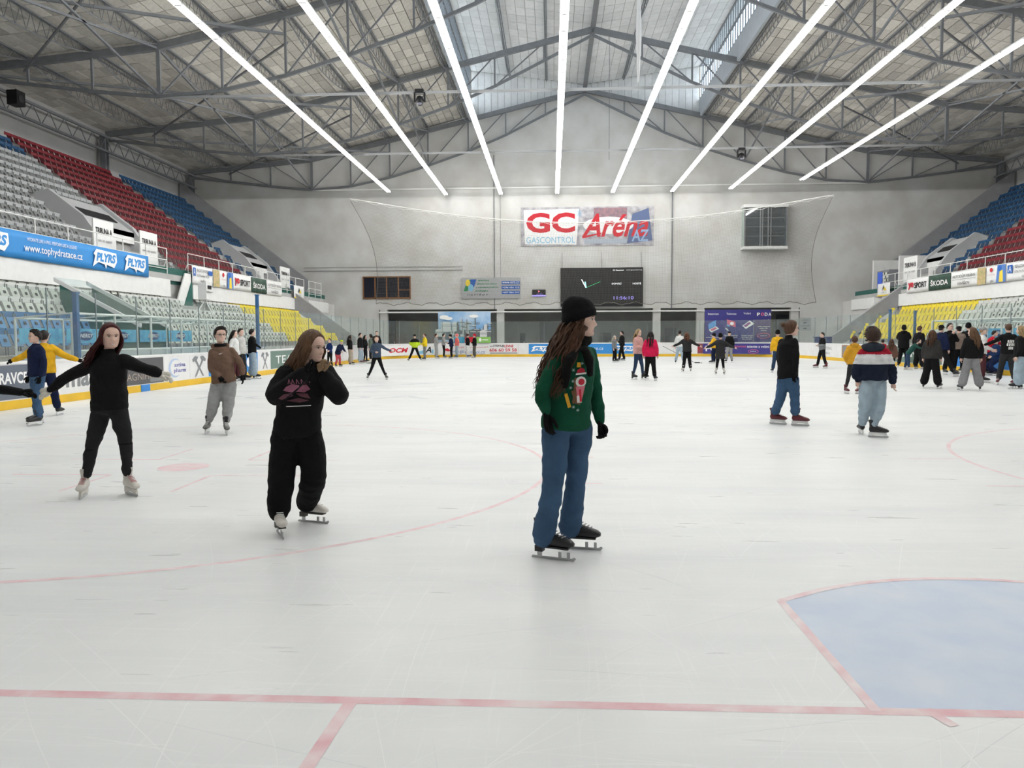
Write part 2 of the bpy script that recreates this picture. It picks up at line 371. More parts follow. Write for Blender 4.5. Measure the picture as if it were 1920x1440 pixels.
for i, (px0, px1, pyt, mm) in enumerate(((728, 742, 600, M_DARK), (1012, 1062, 604, M_DOOR), (1130, 1146, 624, M_DOOR), (1247, 1268, 616, M_DOOR), (975, 985, 625, M_DOOR), (1310, 1330, 606, M_DARK), (1455, 1490, 590, M_DOOR))):
    a = at(px0, pyt, y=70.95); c = at(px1, pyt, y=70.95)
    bb = MB().span((a.x, 70.9, -.06), (c.x, 70.99, a.z)); d = bb.build('door_%d' % (i+1), mm, kind='structure', label='dark door in the corridor wall')
    MB().span((c.x-.15, 70.85, 1.0), (c.x-.08, 70.9, 1.12)).build('door_handle', M_RAIL, d)
# ---- side and near walls
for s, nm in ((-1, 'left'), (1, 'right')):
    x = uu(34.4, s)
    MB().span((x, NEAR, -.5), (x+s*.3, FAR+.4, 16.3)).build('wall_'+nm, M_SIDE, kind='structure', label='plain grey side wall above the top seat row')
MB().prism(top_poly[:2][::-1]+[(uu(34.4, -1), -.5), (uu(34.4, 1), -.5)]+[], 1, NEAR-.3, NEAR).build('wall_near_base', M_PLASTER, kind='structure', label='lower end wall behind the camera')
MB().prism(top_poly, 1, NEAR-.3, NEAR).build('wall_near', M_PLASTER, kind='structure', label='end wall behind the camera')
# ---- roof: deck, tiles, lantern
def slope_sheet(b, s, u0, z0, u1, z1, y0, y1, t):
    b.add([(uu(u0, s), y0, z0), (uu(u1, s), y0, z1), (uu(u1, s), y1, z1), (uu(u0, s), y1, z0)]+[(uu(u0, s), y0, z0+t), (uu(u1, s), y0, z1+t), (uu(u1, s), y1, z1+t), (uu(u0, s), y1, z0+t)],
          [(0, 1, 2, 3), (7, 6, 5, 4), (0, 4, 5, 1), (1, 5, 6, 2), (2, 6, 7, 3), (3, 7, 4, 0)])
b = MB()
for s in (-1, 1):
    for (u0, z0), (u1, z1) in zip(ROOF, ROOF[1:]): slope_sheet(b, s, u0, z0+.06, u1, z1+.06, NEAR-.3, FAR+.4, .2)
CEIL = b.build('ceiling', M_DECK, kind='structure', label='dark roof deck carrying pale wood-wool tiles')
b = MB(); cells = []
TX, TY = .62, 1.3
for s in (-1, 1):
    for (u0, z0), (u1, z1) in zip(ROOF, ROOF[1:]):
        L = math.hypot(u1-u0, z1-z0); n = max(1, round(L/TX))
        for k in range(n):
            ua = u0+(u1-u0)*(k+.5)/n; za = z0+(z1-z0)*(k+.5)/n; sl = Vector((s*(u1-u0), 0, z1-z0)).normalized()
            for j in range(28):
                y = FAR-TY*(j+.5); cells.append((Vector((uu(ua, s), y, za)), sl, L/n))
cells.sort(key=lambda c: (c[0]-CAM).length)
vis = [c for c in cells if abs((c[0]-CAM).normalized().dot(RI)/((c[0]-CAM).normalized().dot(FW))) < .70 and (c[0]-CAM).normalized().dot(UP)/((c[0]-CAM).normalized().dot(FW)) < .53]
near_t = set(id(c) for c in vis[:300]); cache = {}
for c in cells:
    p, sl, w = c; dz = R.uniform(-.012, .012)
    nrm = sl.cross(Y3)
    if nrm.z < 0: nrm = -nrm
    if id(c) in near_t:
        key = (round(w, 3), round(sl.x, 3))
        if key not in cache: cache[key] = MB().box((0, 0, 0), (w-.05, TY-.05, .05), 0, sl, Y3, nrm).mesh('roof_tile', M_TILE)
        place('roof_tile', cache[key], CEIL, Matrix.Translation(p+nrm*dz))
    else: b.box(p+nrm*dz, (w-.05, TY-.05, .05), 0, sl, Y3, nrm)
b.build('roof_tiles', M_TILE, CEIL, kind='stuff')
# lantern: sheet upstand, glazing, butterfly roof, gable
LU, LZ0, LZ1, LZ2, VZ = 9.6, 20.2, 21.35, 24.1, 22.75
for s, nm, wn in ((-1, 'left', 1), (1, 'right', 2)):
    MB().span((uu(LU+.15, s), NEAR, LZ0-.35), (uu(LU-.02, s), FAR+.2, LZ1)).build('wall_upstand_'+nm, M_SKYLT, kind='structure', label='grey sheet upstand below the rooflight glazing')
    fr = MB(); fr.span((uu(LU+.1, s), NEAR, LZ1), (uu(LU, s), FAR, LZ1+.08)); fr.span((uu(LU+.1, s), NEAR, LZ2-.08), (uu(LU, s), FAR, LZ2))
    fr.span((uu(LU+.12, s), NEAR, (LZ1+LZ2)/2-.03), (uu(LU-.02, s), FAR, (LZ1+LZ2)/2+.03))
    w = fr.build('window_%d' % wn, M_STEEL, kind='structure', label='long strip of rooflight glazing along the lantern')
    gl = glass('rooflight_glass', (.93, .97, 1.0), .04, .06, False); pm = MB().box((0, 0, 0), (.02, .62, LZ2-LZ1-.1)).mesh('pane', gl); bm_ = MB().box((0, 0, 0), (.09, .05, LZ2-LZ1-.1)).mesh('glazing_bar', M_STEEL)
    y = FAR-.35
    while y > 24:
        place('pane', pm, w, Matrix.Translation((uu(LU+.06, s), y, (LZ1+LZ2)/2))); place('glazing_bar', bm_, w, Matrix.Translation((uu(LU+.05, s), y-.34, (LZ1+LZ2)/2))); y -= .68
    MB().span((uu(LU+.07, s), NEAR, LZ1+.05), (uu(LU+.05, s), y+.34, LZ2-.05)).build('pane', gl, w)
b = MB()
for s in (-1, 1):
    slope_sheet(b, s, 0, VZ+.08, LU+.9, LZ2+.18, NEAR-.3, FAR+.4, .15)
LC = b.build('ceiling_lantern', M_DECK, kind='structure', label='butterfly roof of the lantern with white sheets')
sh = MB(); sl_ = (LZ2+.1-VZ)/(LU+.9); cache = {}; cnt = 0
for s in (-1, 1):
    nS = 16
    for k in range(nS):
        for j in range(26):
            u = (LU+.8)*(k+.5)/nS; y = FAR-1.25*(j+.5); z = VZ+.04+sl_*u; d = Vector((s, 0, sl_)).normalized()
            if y < 34: continue
            if s not in cache: cache[s] = MB().box((0, 0, 0), ((LU+.8)/nS-.02, 1.22, .03), 0, d, Y3, d.cross(Y3)).mesh('roof_sheet', M_TILEW)
            if cnt < 300 and y < 50: place('roof_sheet', cache[s], LC, Matrix.Translation((uu(u, s), y, z))); cnt += 1
            else: sh.box((uu(u, s), y, z), ((LU+.8)/nS-.02, 1.22, .03), 0, d, Y3, d.cross(Y3))
sh.build('roof_sheets', M_TILEW, LC, kind='stuff')
GB = MB()
GB.prism([(uu(LU+.1, -1), LZ0-.1), (CX, 22.3), (uu(LU+.1, 1), LZ0-.1), (uu(LU+.1, 1), LZ2+.1), (CX, VZ+.05), (uu(LU+.1, -1), LZ2+.1)], 1, FAR+.16, FAR+.4)
GB = GB.build('wall_lantern_end', M_DECK, kind='structure', label='sheeted gable strip above the end wall')
for s in (-1, 1):
    for k in range(17):
        u = LU*(k+.5)/17; z0 = 22.3-(22.3-LZ0)*u/LU-.1; z1 = VZ+.05+(LZ2-VZ)*u/LU
        MB().span((uu(u, s)-.27, FAR+.1, z0), (uu(u, s)+.27, FAR+.16, z1)).build('cladding_sheet', M_TILEW, GB)
# ---- roof trusses
PT = [34, 30.5, 27, 23.4, 20, 16.6, 13.3, 9.85, 6.65, 3.3]
TR_L = {66.0: 'grey steel roof truss standing against the end wall', 53.0: 'grey steel roof truss one bay in front of the end wall', 40.0: 'grey steel roof truss two bays in front of the end wall', 27.0: 'grey steel roof truss three bays in front of the end wall'}
for Y in (66.0, 53.0, 40.0, 27.0):
    y = Y-.35 if Y == 66 else Y
    t = thing('roof_truss', (CX, y, 15.4), TR_L[Y], 'roof truss')
    for s in (-1, 1):
        b = MB()
        for (u0, z0), (u1, z1) in zip(TOP, TOP[1:]): b.bar((uu(u0, s), y, z0), (uu(u1, s), y, z1), .26, .36)
        b.build('top_chord', M_STEEL, t)
        b = MB()
        for (u0, z0), (u1, z1) in zip(BOT, BOT[1:]): b.bar((uu(u0, s), y, z0), (uu(u1, s), y, z1), .14, .17)
        b.build('bottom_chord', M_STEEL, t)
        for k, u in enumerate(PT):
            if u not in (34,): MB().bar((uu(u, s), y, interp(BOT, u)), (uu(u, s), y, interp(TOP, u)), .11 if u != 23.4 else .2, .11, up=(0, 1, 0)).build('web_post', M_STEEL, t)
            if k < len(PT)-1:
                v = PT[k+1]
                a, c = ((uu(u, s), y, interp(TOP, u)), (uu(v, s), y, interp(BOT, v))) if u > 24 else ((uu(u, s), y, interp(BOT, u)), (uu(v, s), y, interp(TOP, v)))
                MB().bar(a, c, .075, .075, up=(0, 1, 0)).build('web_diagonal', M_STEEL, t)
    MB().bar((uu(23.4, -1), y, 14.2), (uu(23.4, 1), y, 14.2), .1, .12).build('tie_rod', M_RAIL if Y == 66 else mat('tie_grey', (.36, .37, .38), .5), t)
# ---- lattice joists along the hall, between the trusses
def joist(x, y0, y1, zt, depth, tilt=0):
    side = 'under the white lantern roof' if abs(x-CX) < 8 else 'on the TRIBUNA A side' if x < CX else 'on the TRIBUNA B side'
    t = thing('roof_joist', (x, y0, zt), 'lattice joist %s, %s' % (side, {53: 'bay touching the end wall', 40: 'second bay from the wall', 27: 'third bay from the end wall'}[y0]), 'roof joist', 'lattice joists between the roof trusses')
    N = 18; low = []
    for k in range(N+1):
        q = k/N; low.append(Vector((x, y0+(y1-y0)*q, zt-.12-depth*math.sin(PI*q)**.8)))
    b = MB(); b.bar((x-.07, y0, zt), (x-.07, y1, zt), .05, .08); b.bar((x+.07, y0, zt), (x+.07, y1, zt), .05, .08); b.build('top_chord', M_STEEL, t)
    MB().tube(low, .035, 5).build('bottom_chord', M_STEEL, t)
    b = MB()
    for k in range(N):
        q = (k+.5)/N; m = Vector((x, y0+(y1-y0)*q, zt)); b.bar(low[k], m, .022, .022, up=(1, 0, 0)); b.bar(m, low[k+1], .022, .022, up=(1, 0, 0))
    b.build('web', M_STEEL, t); return t
for y0, y1 in ((53, 65.6), (40, 53), (27, 40)):
    for s in (-1, 1):
        for u in (30.5, 27, 23.4, 20, 16.6, 13.3): joist(uu(u, s), y0, y1, interp(ROOF, u)-.12, .85)
        joist(uu(10.0, s), y0, y1, 19.95, .7)
        for u in (6.3, 3.2): joist(uu(u, s), y0, y1, VZ+.02+sl_*u-.12, .75)
    t = thing('ridge_beam', (CX, y0, 22.3), 'grey steel beam under the valley of the lantern, bay from %d metres' % y0, 'beam'); lab(t, label={53: 'grey valley beam of the lantern touching the end wall', 40: 'grey valley beam of the lantern between the two middle trusses', 27: 'grey valley beam of the lantern directly above the rink middle'}[y0])
    MB().bar((CX, y0, 22.45), (CX, y1, 22.45), .22, .3).build('web_plate', M_STEEL, t)
    MB().bar((CX, y0, 22.28), (CX, y1, 22.28), .34, .05).build('flange', M_STEEL, t)
    for s in (-1, 1):
        for u in (23.4, 13.3):
            q = thing('sway_brace', (uu(u, s), y0, 15), 'crossed sway brace, %s, %s' % ('bay at the end wall' if y0 == 53 else 'second bay from the end wall' if y0 == 40 else 'third bay from the end wall', ('outer' if u > 20 else 'inner')+(' one on the TRIBUNA A side' if s < 0 else ' one on the TRIBUNA B side')), 'brace', 'sway braces between the trusses')
            MB().bar((uu(u, s), y0+.2, interp(TOP, u)-.1), (uu(u, s), y1-.2, interp(BOT, u)+.1), .1, .1).build('brace_bar', M_STEEL, q)
            MB().bar((uu(u, s), y0+.2, interp(BOT, u)+.1), (uu(u, s), y1-.2, interp(TOP, u)-.1), .1, .1).build('brace_bar', M_STEEL, q)
        q = thing('wind_brace', (uu(28, s), y0, 16), 'diagonal wind brace, %s, %s' % ('bay at the end wall' if y0 == 53 else 'second bay from the end wall' if y0 == 40 else 'third bay from the end wall', 'TRIBUNA A side' if s < 0 else 'TRIBUNA B side'), 'brace', 'wind braces below the roof tiles')
        MB().bar((uu(33, s), y0+.3, 15.7), (uu(16.6, s), y1-.3, 17.2), .13, .13).build('brace_bar', M_STEEL, q)
        MB().bar((uu(30.5, s), y1-.3, 15.6), (uu(16.6, s), y0+.3, 17.0), .09, .09).build('brace_bar', M_STEEL, q)
for s, nm in ((-1, 'left'), (1, 'right')):      # eaves girder and columns
    t = thing('eaves_girder', (uu(33.6, s), 27, 14.6), 'dark lattice girder along the eaves above the %s' % ('grey and red seats' if s < 0 else 'far stand with the vending machine'), 'girder')
    for z in (15.5, 14.5): MB().bar((uu(33.6, s), 20, z), (uu(33.6, s), 65.6, z), .16, .14).build('chord', M_STEEL, t)
    b = MB(); y = 20.0
    while y < 65:
        b.bar((uu(33.6, s), y, 14.5), (uu(33.6, s), y+.75, 15.5), .04); b.bar((uu(33.6, s), y+.75, 15.5), (uu(33.6, s), y+1.5, 14.5), .04); y += 1.5
    b.build('web', M_STEEL, t)
    for Y in (65.4, 52.5, 40):
        t = thing('steel_column', (uu(33.7, s), Y, 12.4), 'grey steel column at the back of the %s stand, %s' % ('TRIBUNA A' if s < 0 else 'TRIBUNA B', {65.4: 'in the corner of the end wall', 52.5: 'one bay from the end wall', 40: 'two bays from the end wall'}[Y]), 'column')
        MB().span((uu(33.9, s)-.2, Y-.22, 12.2), (uu(33.9, s)+.2, Y-.17, 15.6)).build('flange', M_STEEL, t)
        MB().span((uu(33.9, s)-.2, Y+.17, 12.2), (uu(33.9, s)+.2, Y+.22, 15.6)).build('flange', M_STEEL, t)
        MB().span((uu(33.9, s)-.05, Y-.17, 12.2), (uu(33.9, s)+.05, Y+.17, 15.6)).build('web_plate', M_STEEL, t)
# ---- rows of lamps
M_TUBE = mat('lamp_tube_glow', (1, .99, .96), .5, emit=14.0)
M_TRAY = mat('lamp_tray', (.75, .75, .74), .4)
lum = MB(); lum.box((0, 0, .05), (.34, 1.52, .05), 1)
for sx in (-.115, .115): lum.tube([(sx, -.74, -.0), (sx, .74, 0)], .035, 6, 0)
for sy in (-.75, .75): lum.box((0, sy, .0), (.3, .03, .07), 1)
lum_me = lum.mesh('luminaire', [M_TUBE, M_TRAY])
for i, x in enumerate(LAMP_X):
    t = thing('lamp_row', (x, LAMP_Y1[i], LAMP_Z), 'row of white tube lamps ending '+('above the four-pane brown window', 'between the four-pane window and the grey office sign', 'beside the thin drain pipe on the end wall', 'above the GC lettering of the big banner', 'above the Aréna lettering of the big banner', 'at the dark drain pipe beside the big banner', 'just before the bay window', 'past the bay window, near the corner')[i], 'lamp row', 'parallel rows of tube lamps under the roof')
    MB().span((x-.04, LAMP_Y0, LAMP_Z+.1), (x+.04, LAMP_Y1[i]+.6, LAMP_Z+.17)).build('carrier_rail', M_TRAY, t)
    y = LAMP_Y1[i]-.8
    while y > LAMP_Y0+.7:
        place('luminaire', lum_me, t, Matrix.Translation((0, y-LAMP_Y1[i], 0))); y -= 1.56
    for Y in (65.6, 53, 40, 27):
        if Y < LAMP_Y1[i]+.7: MB().bar((x, Y-.05, LAMP_Z+.17), (x, Y-.05, 14.2), .02).build('hanger', M_STEEL, t)
# ================================================================== BOARDS, GLASS, STANDS
M_YEL = mat('kick_yellow', (.80, .50, .03), .45, .12, 2.0)
M_BOARD = mat('board_white', (.78, .78, .78), .4, .07, 2.5)
M_BLUE = mat('sign_blue', (.045, .24, .62), .5)
M_GLASS = glass('rink_glass', (.95, .985, .975), .055, .035)
M_JOINT = mat('glass_joint', (.22, .26, .27), .4)
M_POST = mat('blue_post', (.035, .12, .28), .45)
BH, GT = 1.08, 2.75
PER = outline(.06, 14); PER.append(PER[0])
seg = []; 
# resample the outline into about 2 m pieces
cum = [0]
for a, c in zip(PER, PER[1:]): cum.append(cum[-1]+(c-a).length)
def on_path(d):
    d %= cum[-1]
    for i in range(len(cum)-1):
        if cum[i] <= d <= cum[i+1]:
            t = (d-cum[i])/max(1e-9, cum[i+1]-cum[i]); p = PER[i].lerp(PER[i+1], t); return p
    return PER[0]
NP = 84; TOT = cum[-1]
DB = thing('dasher_boards', (CX, Y1R, 0), 'white dasher boards with yellow kick plate and clear glass round the ice', 'rink boards')
def strip(d0, d1, o0, o1, z0, z1, k=4):
    b = MB(); rings = []
    for i in range(k+1):
        d = d0+(d1-d0)*i/k; p = on_path(d); t = (on_path(d+.05)-on_path(d-.05)).normalized(); n = Vector((t.y, -t.x, 0))   # outward
        rings.append([p+n*o0+Z3*z0, p+n*o1+Z3*z0, p+n*o1+Z3*z1, p+n*o0+Z3*z1])
    return b.loft(rings)
for i in range(NP):
    d0, d1 = TOT*i/NP, TOT*(i+1)/NP; g = .008
    mid = on_path((d0+d1)/2)
    if mid.y < 1.5 and mid.x > -9: 
        k = 3
    strip(d0+g, d1-g, 0, .09, .2, BH-.06).build('board_panel', M_BOARD, DB)
    strip(d0+.003, d1-.003, -.015, .1, 0.004, .2).build('kick_plate', M_YEL, DB)
    strip(d0, d1, -.02, .13, BH-.06, BH).build('cap_rail', M_WHITE, DB)
    if mid.y < 6: continue
    top = GT if mid.y > 54 else GT+.05
    gp = strip(d0+.012, d1-.012, .04, .055, BH, top).build('glass_pane', M_GLASS, DB)
    strip(d1-.012, d1+.012, .035, .06, BH, top, 1).build('glass_joint', M_JOINT, gp)
p = at(258, 733, x=CX-HALF); MB().span((CX-HALF-.09, 21.85, .005), (CX-HALF-.028, 22.35, .203)).build('blue_marker', M_BLUE, DB, label='blue marker on the yellow kick plate')
for s, ys, tops in ((-1, (19.3, 31.6), (2.75, 3.35)), (1, (41.6, 38.8), (2.9, 2.75))):
    for y, zt in zip(ys, tops):
        x = CX+s*(HALF+.30)
        t = thing('glass_post', (x, y, 0), 'blue steel post holding the rink glass, %s' % {19.3: 'beside the red-haired skater', 31.6: 'at the far end of the bench shelter', 41.6: 'thicker one beside the yellow seats opposite', 38.8: 'slimmer one in front of the yellow seats opposite'}[y], 'post')
        w = .06 if y in (19.3, 41.6, 31.6) else .045
        MB().span((x-w, y-w, 0), (x+w, y+w, zt)).build('shaft', M_POST, t); MB().span((x-w-.02, y-w-.02, zt), (x+w+.02, y+w+.02, zt+.04)).build('cap', M_POST, t)
# ---- stands
def stand_x(s, d): return CX+s*d
LOW_D, LOW_T, LOW_Z, LOW_R = 18.3, .88, 1.10, .53
UP_D, UP_T, UP_Z, UP_R = 23.7, .75, 4.95, .575
NL, NU = 5, 14
M_GREEN = mat('dark_green_wall', (.02, .11, .09), .6)
def steps(d0, t, z0, r, n, zb, back):
    P = [(d0-.5, zb), (d0-.5, z0)]
    for k in range(n):
        P.append((d0-.5+t*(k+1), z0+r*k))
        if k < n-1: P.append((d0-.5+t*(k+1), z0+r*(k+1)))
    P += [(d0-.5+t*n, zb)] if not back else [(back, z0+r*(n-1)), (back, zb)]
    return P
for s, nm, Ye in ((-1, 'TRIBUNA A', 55.2), (1, 'TRIBUNA B', 55.2)):
    t = thing('grandstand', (stand_x(s, 20), 34, 0), 'stepped concrete grandstand of %s in two tiers' % nm, 'grandstand', kind='structure')
    poly = [(stand_x(s, d), z) for d, z in steps(LOW_D, LOW_T, LOW_Z, LOW_R, NL, -.05, 22.3)]
    MB().prism(poly, 1, 9, Ye).build('lower_tier', M_CONC, t)
    b = MB(); b.span((stand_x(s, 21.75), 9, 4.45), (stand_x(s, 23.3), 63.8, 4.75)); b.build('walkway', M_CONC, t)
    poly = [(stand_x(s, d), z) for d, z in steps(UP_D, UP_T, UP_Z, UP_R, NU, 4.4, 34.3)]
    MB().prism(poly, 1, 9, 63.8).build('upper_tier', M_CONC, t)
    segs = ((9, 37.0), (39.4, 57.2), (58.6, 63.8)) if s < 0 else ((9, 58.0), (59.4, 63.8))
    for a, c in segs: MB().span((stand_x(s, 21.6), a, 3.62), (stand_x(s, 21.95), c, 4.46)).build('parapet', M_WHITE, t)
    MB().span((stand_x(s, 21.96), 9, -.05), (stand_x(s, 22.5), 63.8, 4.44)).build('back_wall', M_CONC, t)
    MB().span((stand_x(s, 21.9), 9, 4.3), (stand_x(s, 21.98), 63.8, 5.1)).build('kick_wall', M_GREEN, t)
    # raker beams closing the far ends
    for (da, za, db_, zb, y, hh) in ((17.2, .9, 22.2, 4.4, 55.3, .9), (23.3, 5.3, 34.2, 13.4, 63.9, 1.3)):
        b = MB(); b.prism([(stand_x(s, da), za-.4), (stand_x(s, db_), zb-.4), (stand_x(s, db_), zb+hh), (stand_x(s, da), za+hh-.2)], 1, y, y+.35); b.build('raker_beam', mat('raker_grey', (.33, .33, .34), .8, .12, 1.5), t)
    b = MB(); b.span((stand_x(s, 21.7), 55.3, -.05), (stand_x(s, 22.4), 65.9, 4.4)); b.build('end_wall', M_PLASTER, t)
# ---- seats
SEATC = {'grey': ((.52, .54, .49), (.66, .67, .65)), 'ugrey_shaded': ((.20, .21, .21), (.37, .385, .395)), 'blue': ((.06, .22, .45), (.05, .17, .36)), 'ublue_shaded': ((.008, .045, .11), (.010, .068, .17)), 'red': ((.07, .004, .008), (.20, .011, .02)), 'yellow': ((.78, .60, .03), (.86, .70, .05))}  # upper-tier grey, blue and red darkened to stand for dimmer light there
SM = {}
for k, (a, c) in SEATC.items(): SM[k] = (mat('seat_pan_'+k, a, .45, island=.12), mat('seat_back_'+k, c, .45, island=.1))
M_NUM = mat('seat_number', (.03, .03, .035), .6); M_BRK = mat('seat_bracket', (.25, .26, .26), .5)
U_, V_ = Vector((1, 0, 0)), Vector((0, .34, .94)).normalized()
def seat_bits(b, o, f, w=.5, full=True, im=(0, 1, 2, 3)):
    """o: floor point, f: unit vector toward the ice, seat row runs along Y"""
    side = Vector((0, 1, 0)); back = -f; pv = (back*.36+Z3*.93).normalized(); pn = side.cross(pv)
    b[0].box(o+Z3*.43+back*.02, (.37, .36, .03), im[0], side, pv, pn)
    b[1].box(o+Z3*.70+back*.17, (w-.015, .17, .025), im[1], side, Z3, back)
    if full:
        b[2].box(o+Z3*.44+f*.0+(f if pn.dot(f) > 0 else f)*.012-Z3*.0, (.11, .1, .008), im[2], side, pv, pn)
        for q in (-.21, .21): b[3].box(o+side*q+Z3*.36+back*.14, (.02, .03, .72), im[3], side, back, Z3)
        b[3].box(o+Z3*.30+back*.14, (.44, .03, .03), im[3], side, back, Z3)
proto = {}
def seat_proto(kind, s):
    if (kind, s) in proto: return proto[(kind, s)]
    f = Vector((-s, 0, 0)); bs = [MB() for _ in range(4)]; seat_bits(bs, Vector((0, 0, 0)), f)
    r = [bs[3].mesh('bracket', M_BRK), bs[0].mesh('seat_pan', SM[kind][0]), bs[1].mesh('backrest', SM[kind][1]), bs[2].mesh('number_plate', M_NUM)]
    proto[(kind, s)] = r; return r
def low_kind(s, r, y):
    if y > 44: return 'yellow'
    if s < 0 and r < 2 and y < 29: return 'blue'
    if s > 0 and r < 1 and y < 39: return 'blue'
    return 'grey'
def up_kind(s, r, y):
    if y > 53: return 'ublue_shaded'
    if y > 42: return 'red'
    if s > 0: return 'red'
    return 'ublue_shaded' if r >= 11 or (r == 5 and 38.6 < y < 39.8) else 'ugrey_shaded'
VOM = {-1: [(35.6, 41.0, 6), (55.0, 60.2, 6)], 1: [(55.4, 59.6, 6), (59.4, 64, 4)]}
AISLE_L = {-1: [(26.3, 28.4, 0, 3), (36.6, 39.6, 3, 5), (30.0, 31.2, 2, 5), (54.1, 54.8, 0, 5)], 1: [(33, 34.2, 0, 5), (53.6, 54.4, 0, 4)]}
spots = []
for s in (-1, 1):
    for r in range(NL):
        y = 14.0 if s < 0 else 24.0
        while y < 55:
            if not any(a < y < c and r0 <= r < r1 for a, c, r0, r1 in AISLE_L[s]): spots.append((s, Vector((stand_x(s, LOW_D+LOW_T*r-.12), y, LOW_Z+LOW_R*r)), low_kind(s, r, y), r))
            y += .52
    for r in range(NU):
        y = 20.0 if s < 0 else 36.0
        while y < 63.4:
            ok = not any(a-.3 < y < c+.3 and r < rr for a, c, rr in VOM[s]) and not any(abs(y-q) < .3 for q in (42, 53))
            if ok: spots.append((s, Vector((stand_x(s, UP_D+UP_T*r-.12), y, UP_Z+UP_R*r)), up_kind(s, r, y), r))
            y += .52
def scr(p):
    d = p-CAM; w = d.dot(FW); return (d.dot(RI)/w, d.dot(UP)/w, w)
inview = [q for q in spots if q[1].y > 12 and abs(scr(q[1])[0]) < .69]
inview.sort(key=lambda q: (q[1]-CAM).length)
chosen = set(id(q) for q in inview[:300])
SL = {'grey': 'pale grey folding seat with a number plate on the lower tier', 'blue': 'blue folding seat in the two lowest rows behind the rink glass', 'yellow': 'yellow folding seat on the lower tier', 'ugrey_shaded': 'grey folding seat on the upper tier of TRIBUNA A', 'ublue_shaded': 'shade-darkened blue folding seat on the upper tier', 'red': 'shade-darkened red folding seat on the upper tier'}
ks = list(SEATC); bulk = MB(); bmats = [m for k in ks for m in SM[k]]
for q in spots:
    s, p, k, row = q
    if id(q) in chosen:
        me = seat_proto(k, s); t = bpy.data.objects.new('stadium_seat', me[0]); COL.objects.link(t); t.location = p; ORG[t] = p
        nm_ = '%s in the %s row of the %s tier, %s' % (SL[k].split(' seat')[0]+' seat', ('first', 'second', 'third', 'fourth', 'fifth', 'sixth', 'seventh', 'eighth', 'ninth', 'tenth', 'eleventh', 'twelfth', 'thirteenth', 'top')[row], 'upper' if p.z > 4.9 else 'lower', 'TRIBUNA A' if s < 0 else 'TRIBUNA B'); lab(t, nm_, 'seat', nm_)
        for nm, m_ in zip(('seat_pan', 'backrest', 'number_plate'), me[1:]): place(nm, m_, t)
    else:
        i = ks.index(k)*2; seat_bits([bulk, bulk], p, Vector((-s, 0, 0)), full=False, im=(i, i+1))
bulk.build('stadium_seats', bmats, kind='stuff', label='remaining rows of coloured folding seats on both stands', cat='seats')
# ---- railings along the walkway
def railing(s, y0, y1, label, step=1.9, z0=4.75, h=1.25, d=21.85):
    t = thing('railing', (stand_x(s, d), y0, z0), label, 'railing'); x = stand_x(s, d)
    for zz in (z0+h, z0+h*.55, z0+h*.2): MB().tube([(x, y0, zz), (x, y1, zz)], .024, 6).build('rail', M_RAIL, t)
    n = max(1, round((y1-y0)/step))
    for k in range(n+1):
        y = y0+(y1-y0)*k/n; b = MB(); b.tube([(x, y, z0-.35), (x, y, z0+h)], .024, 6); b.build('post', M_RAIL, t)
        MB().bar((x, y, z0+h*.6), (x-s*-.3, y, z0), .03).build('stay', M_RAIL, t)
    return t
railing(-1, 14, 37.2, 'white tube railing above the blue banner on the walkway')
railing(-1, 39.4, 58.2, 'white tube railing above the row of small banners, red seats behind')
railing(1, 26, 58.4, 'white tube railing on the walkway opposite, in front of the red seats')
railing(-1, 59.4, 62.6, 'short white railing at the walkway end near the dark window')
# stair opening in the parapet
t = thing('stair_flank', (stand_x(-1, 21.7), 38.2, 3.2), 'white stair cheek with dark green side in the gap of the parapet', 'stair wall')
MB().prism([(37.05, 2.6), (39.1, 2.6), (39.1, 4.9), (38.5, 4.9)], 0, stand_x(-1, 21.62), stand_x(-1, 21.56)).build('cheek', M_WHITE, t)
MB().prism([(37.8, 2.6), (39.1, 2.6), (39.1, 4.5)], 0, stand_x(-1, 21.55), stand_x(-1, 21.5)).build('side_panel', M_GREEN, t)
# ---- vomitory boxes with doors and TRIBUNA signs
M_VOM = mat('vomitory_paint', (.50, .51, .52), .7, .08, 1.5)
M_INK = mat('ink_black', (.015, .015, .018), .6)
for s, a, c, nm in ((-1, 36.0, 40.6, 'grey and red seats'), (-1, 55.5, 59.8, 'blue seats and the end wall'), (1, 55.8, 59.2, 'red seats and the far corner opposite')):
    t = thing('stair_hood', (stand_x(s, 24), a, 4.75), 'grey concrete stair hood between the %s' % nm, 'stair hood')
    pr = [(24.3, 4.75), (24.3, 6.1), (25.3, 7.5), (27.0, 8.8), (28.2, 8.4), (28.2, 6.6)]
    for y in (a, c-.3): MB().prism([(stand_x(s, d), z) for d, z in pr], 1, y, y+.3).build('side_wall', M_VOM, t)
    tp = [(25.2, 7.2), (27.0, 8.6), (28.2, 8.25), (28.2, 8.05), (27.0, 8.4), (25.2, 6.95)]
    MB().prism([(stand_x(s, d), z) for d, z in tp], 1, a+.3, c-.3).build('roof_slab', M_VOM, t)
    b = MB(); U = Vector((0, 1, 0)); Vv = Vector((s*1.8, 0, 1.4)).normalized(); b.box((stand_x(s, 26.0), (a+c)/2, 7.86), ((c-a)*.62, .6, .06), 0, U, Vv, U.cross(Vv)); b.build('roof_hatch', M_DARK, t)
    MB().span((stand_x(s, 25.2), a+.3, 6.6), (stand_x(s, 25.35), c-.3, 7.2)).build('lintel', M_WHITE, t)
    MB().span((stand_x(s, 25.5), a+.35, 4.75), (stand_x(s, 25.6), c-.35, 6.6)).build('dark_doorway', M_DARK, t)
    MB().span((stand_x(s, 24.4), a+.3, 4.75), (stand_x(s, 24.55), a+1.2, 6.5)).build('door_leaf', M_WHITE, t)
U_L, U_R = Y3, -Y3
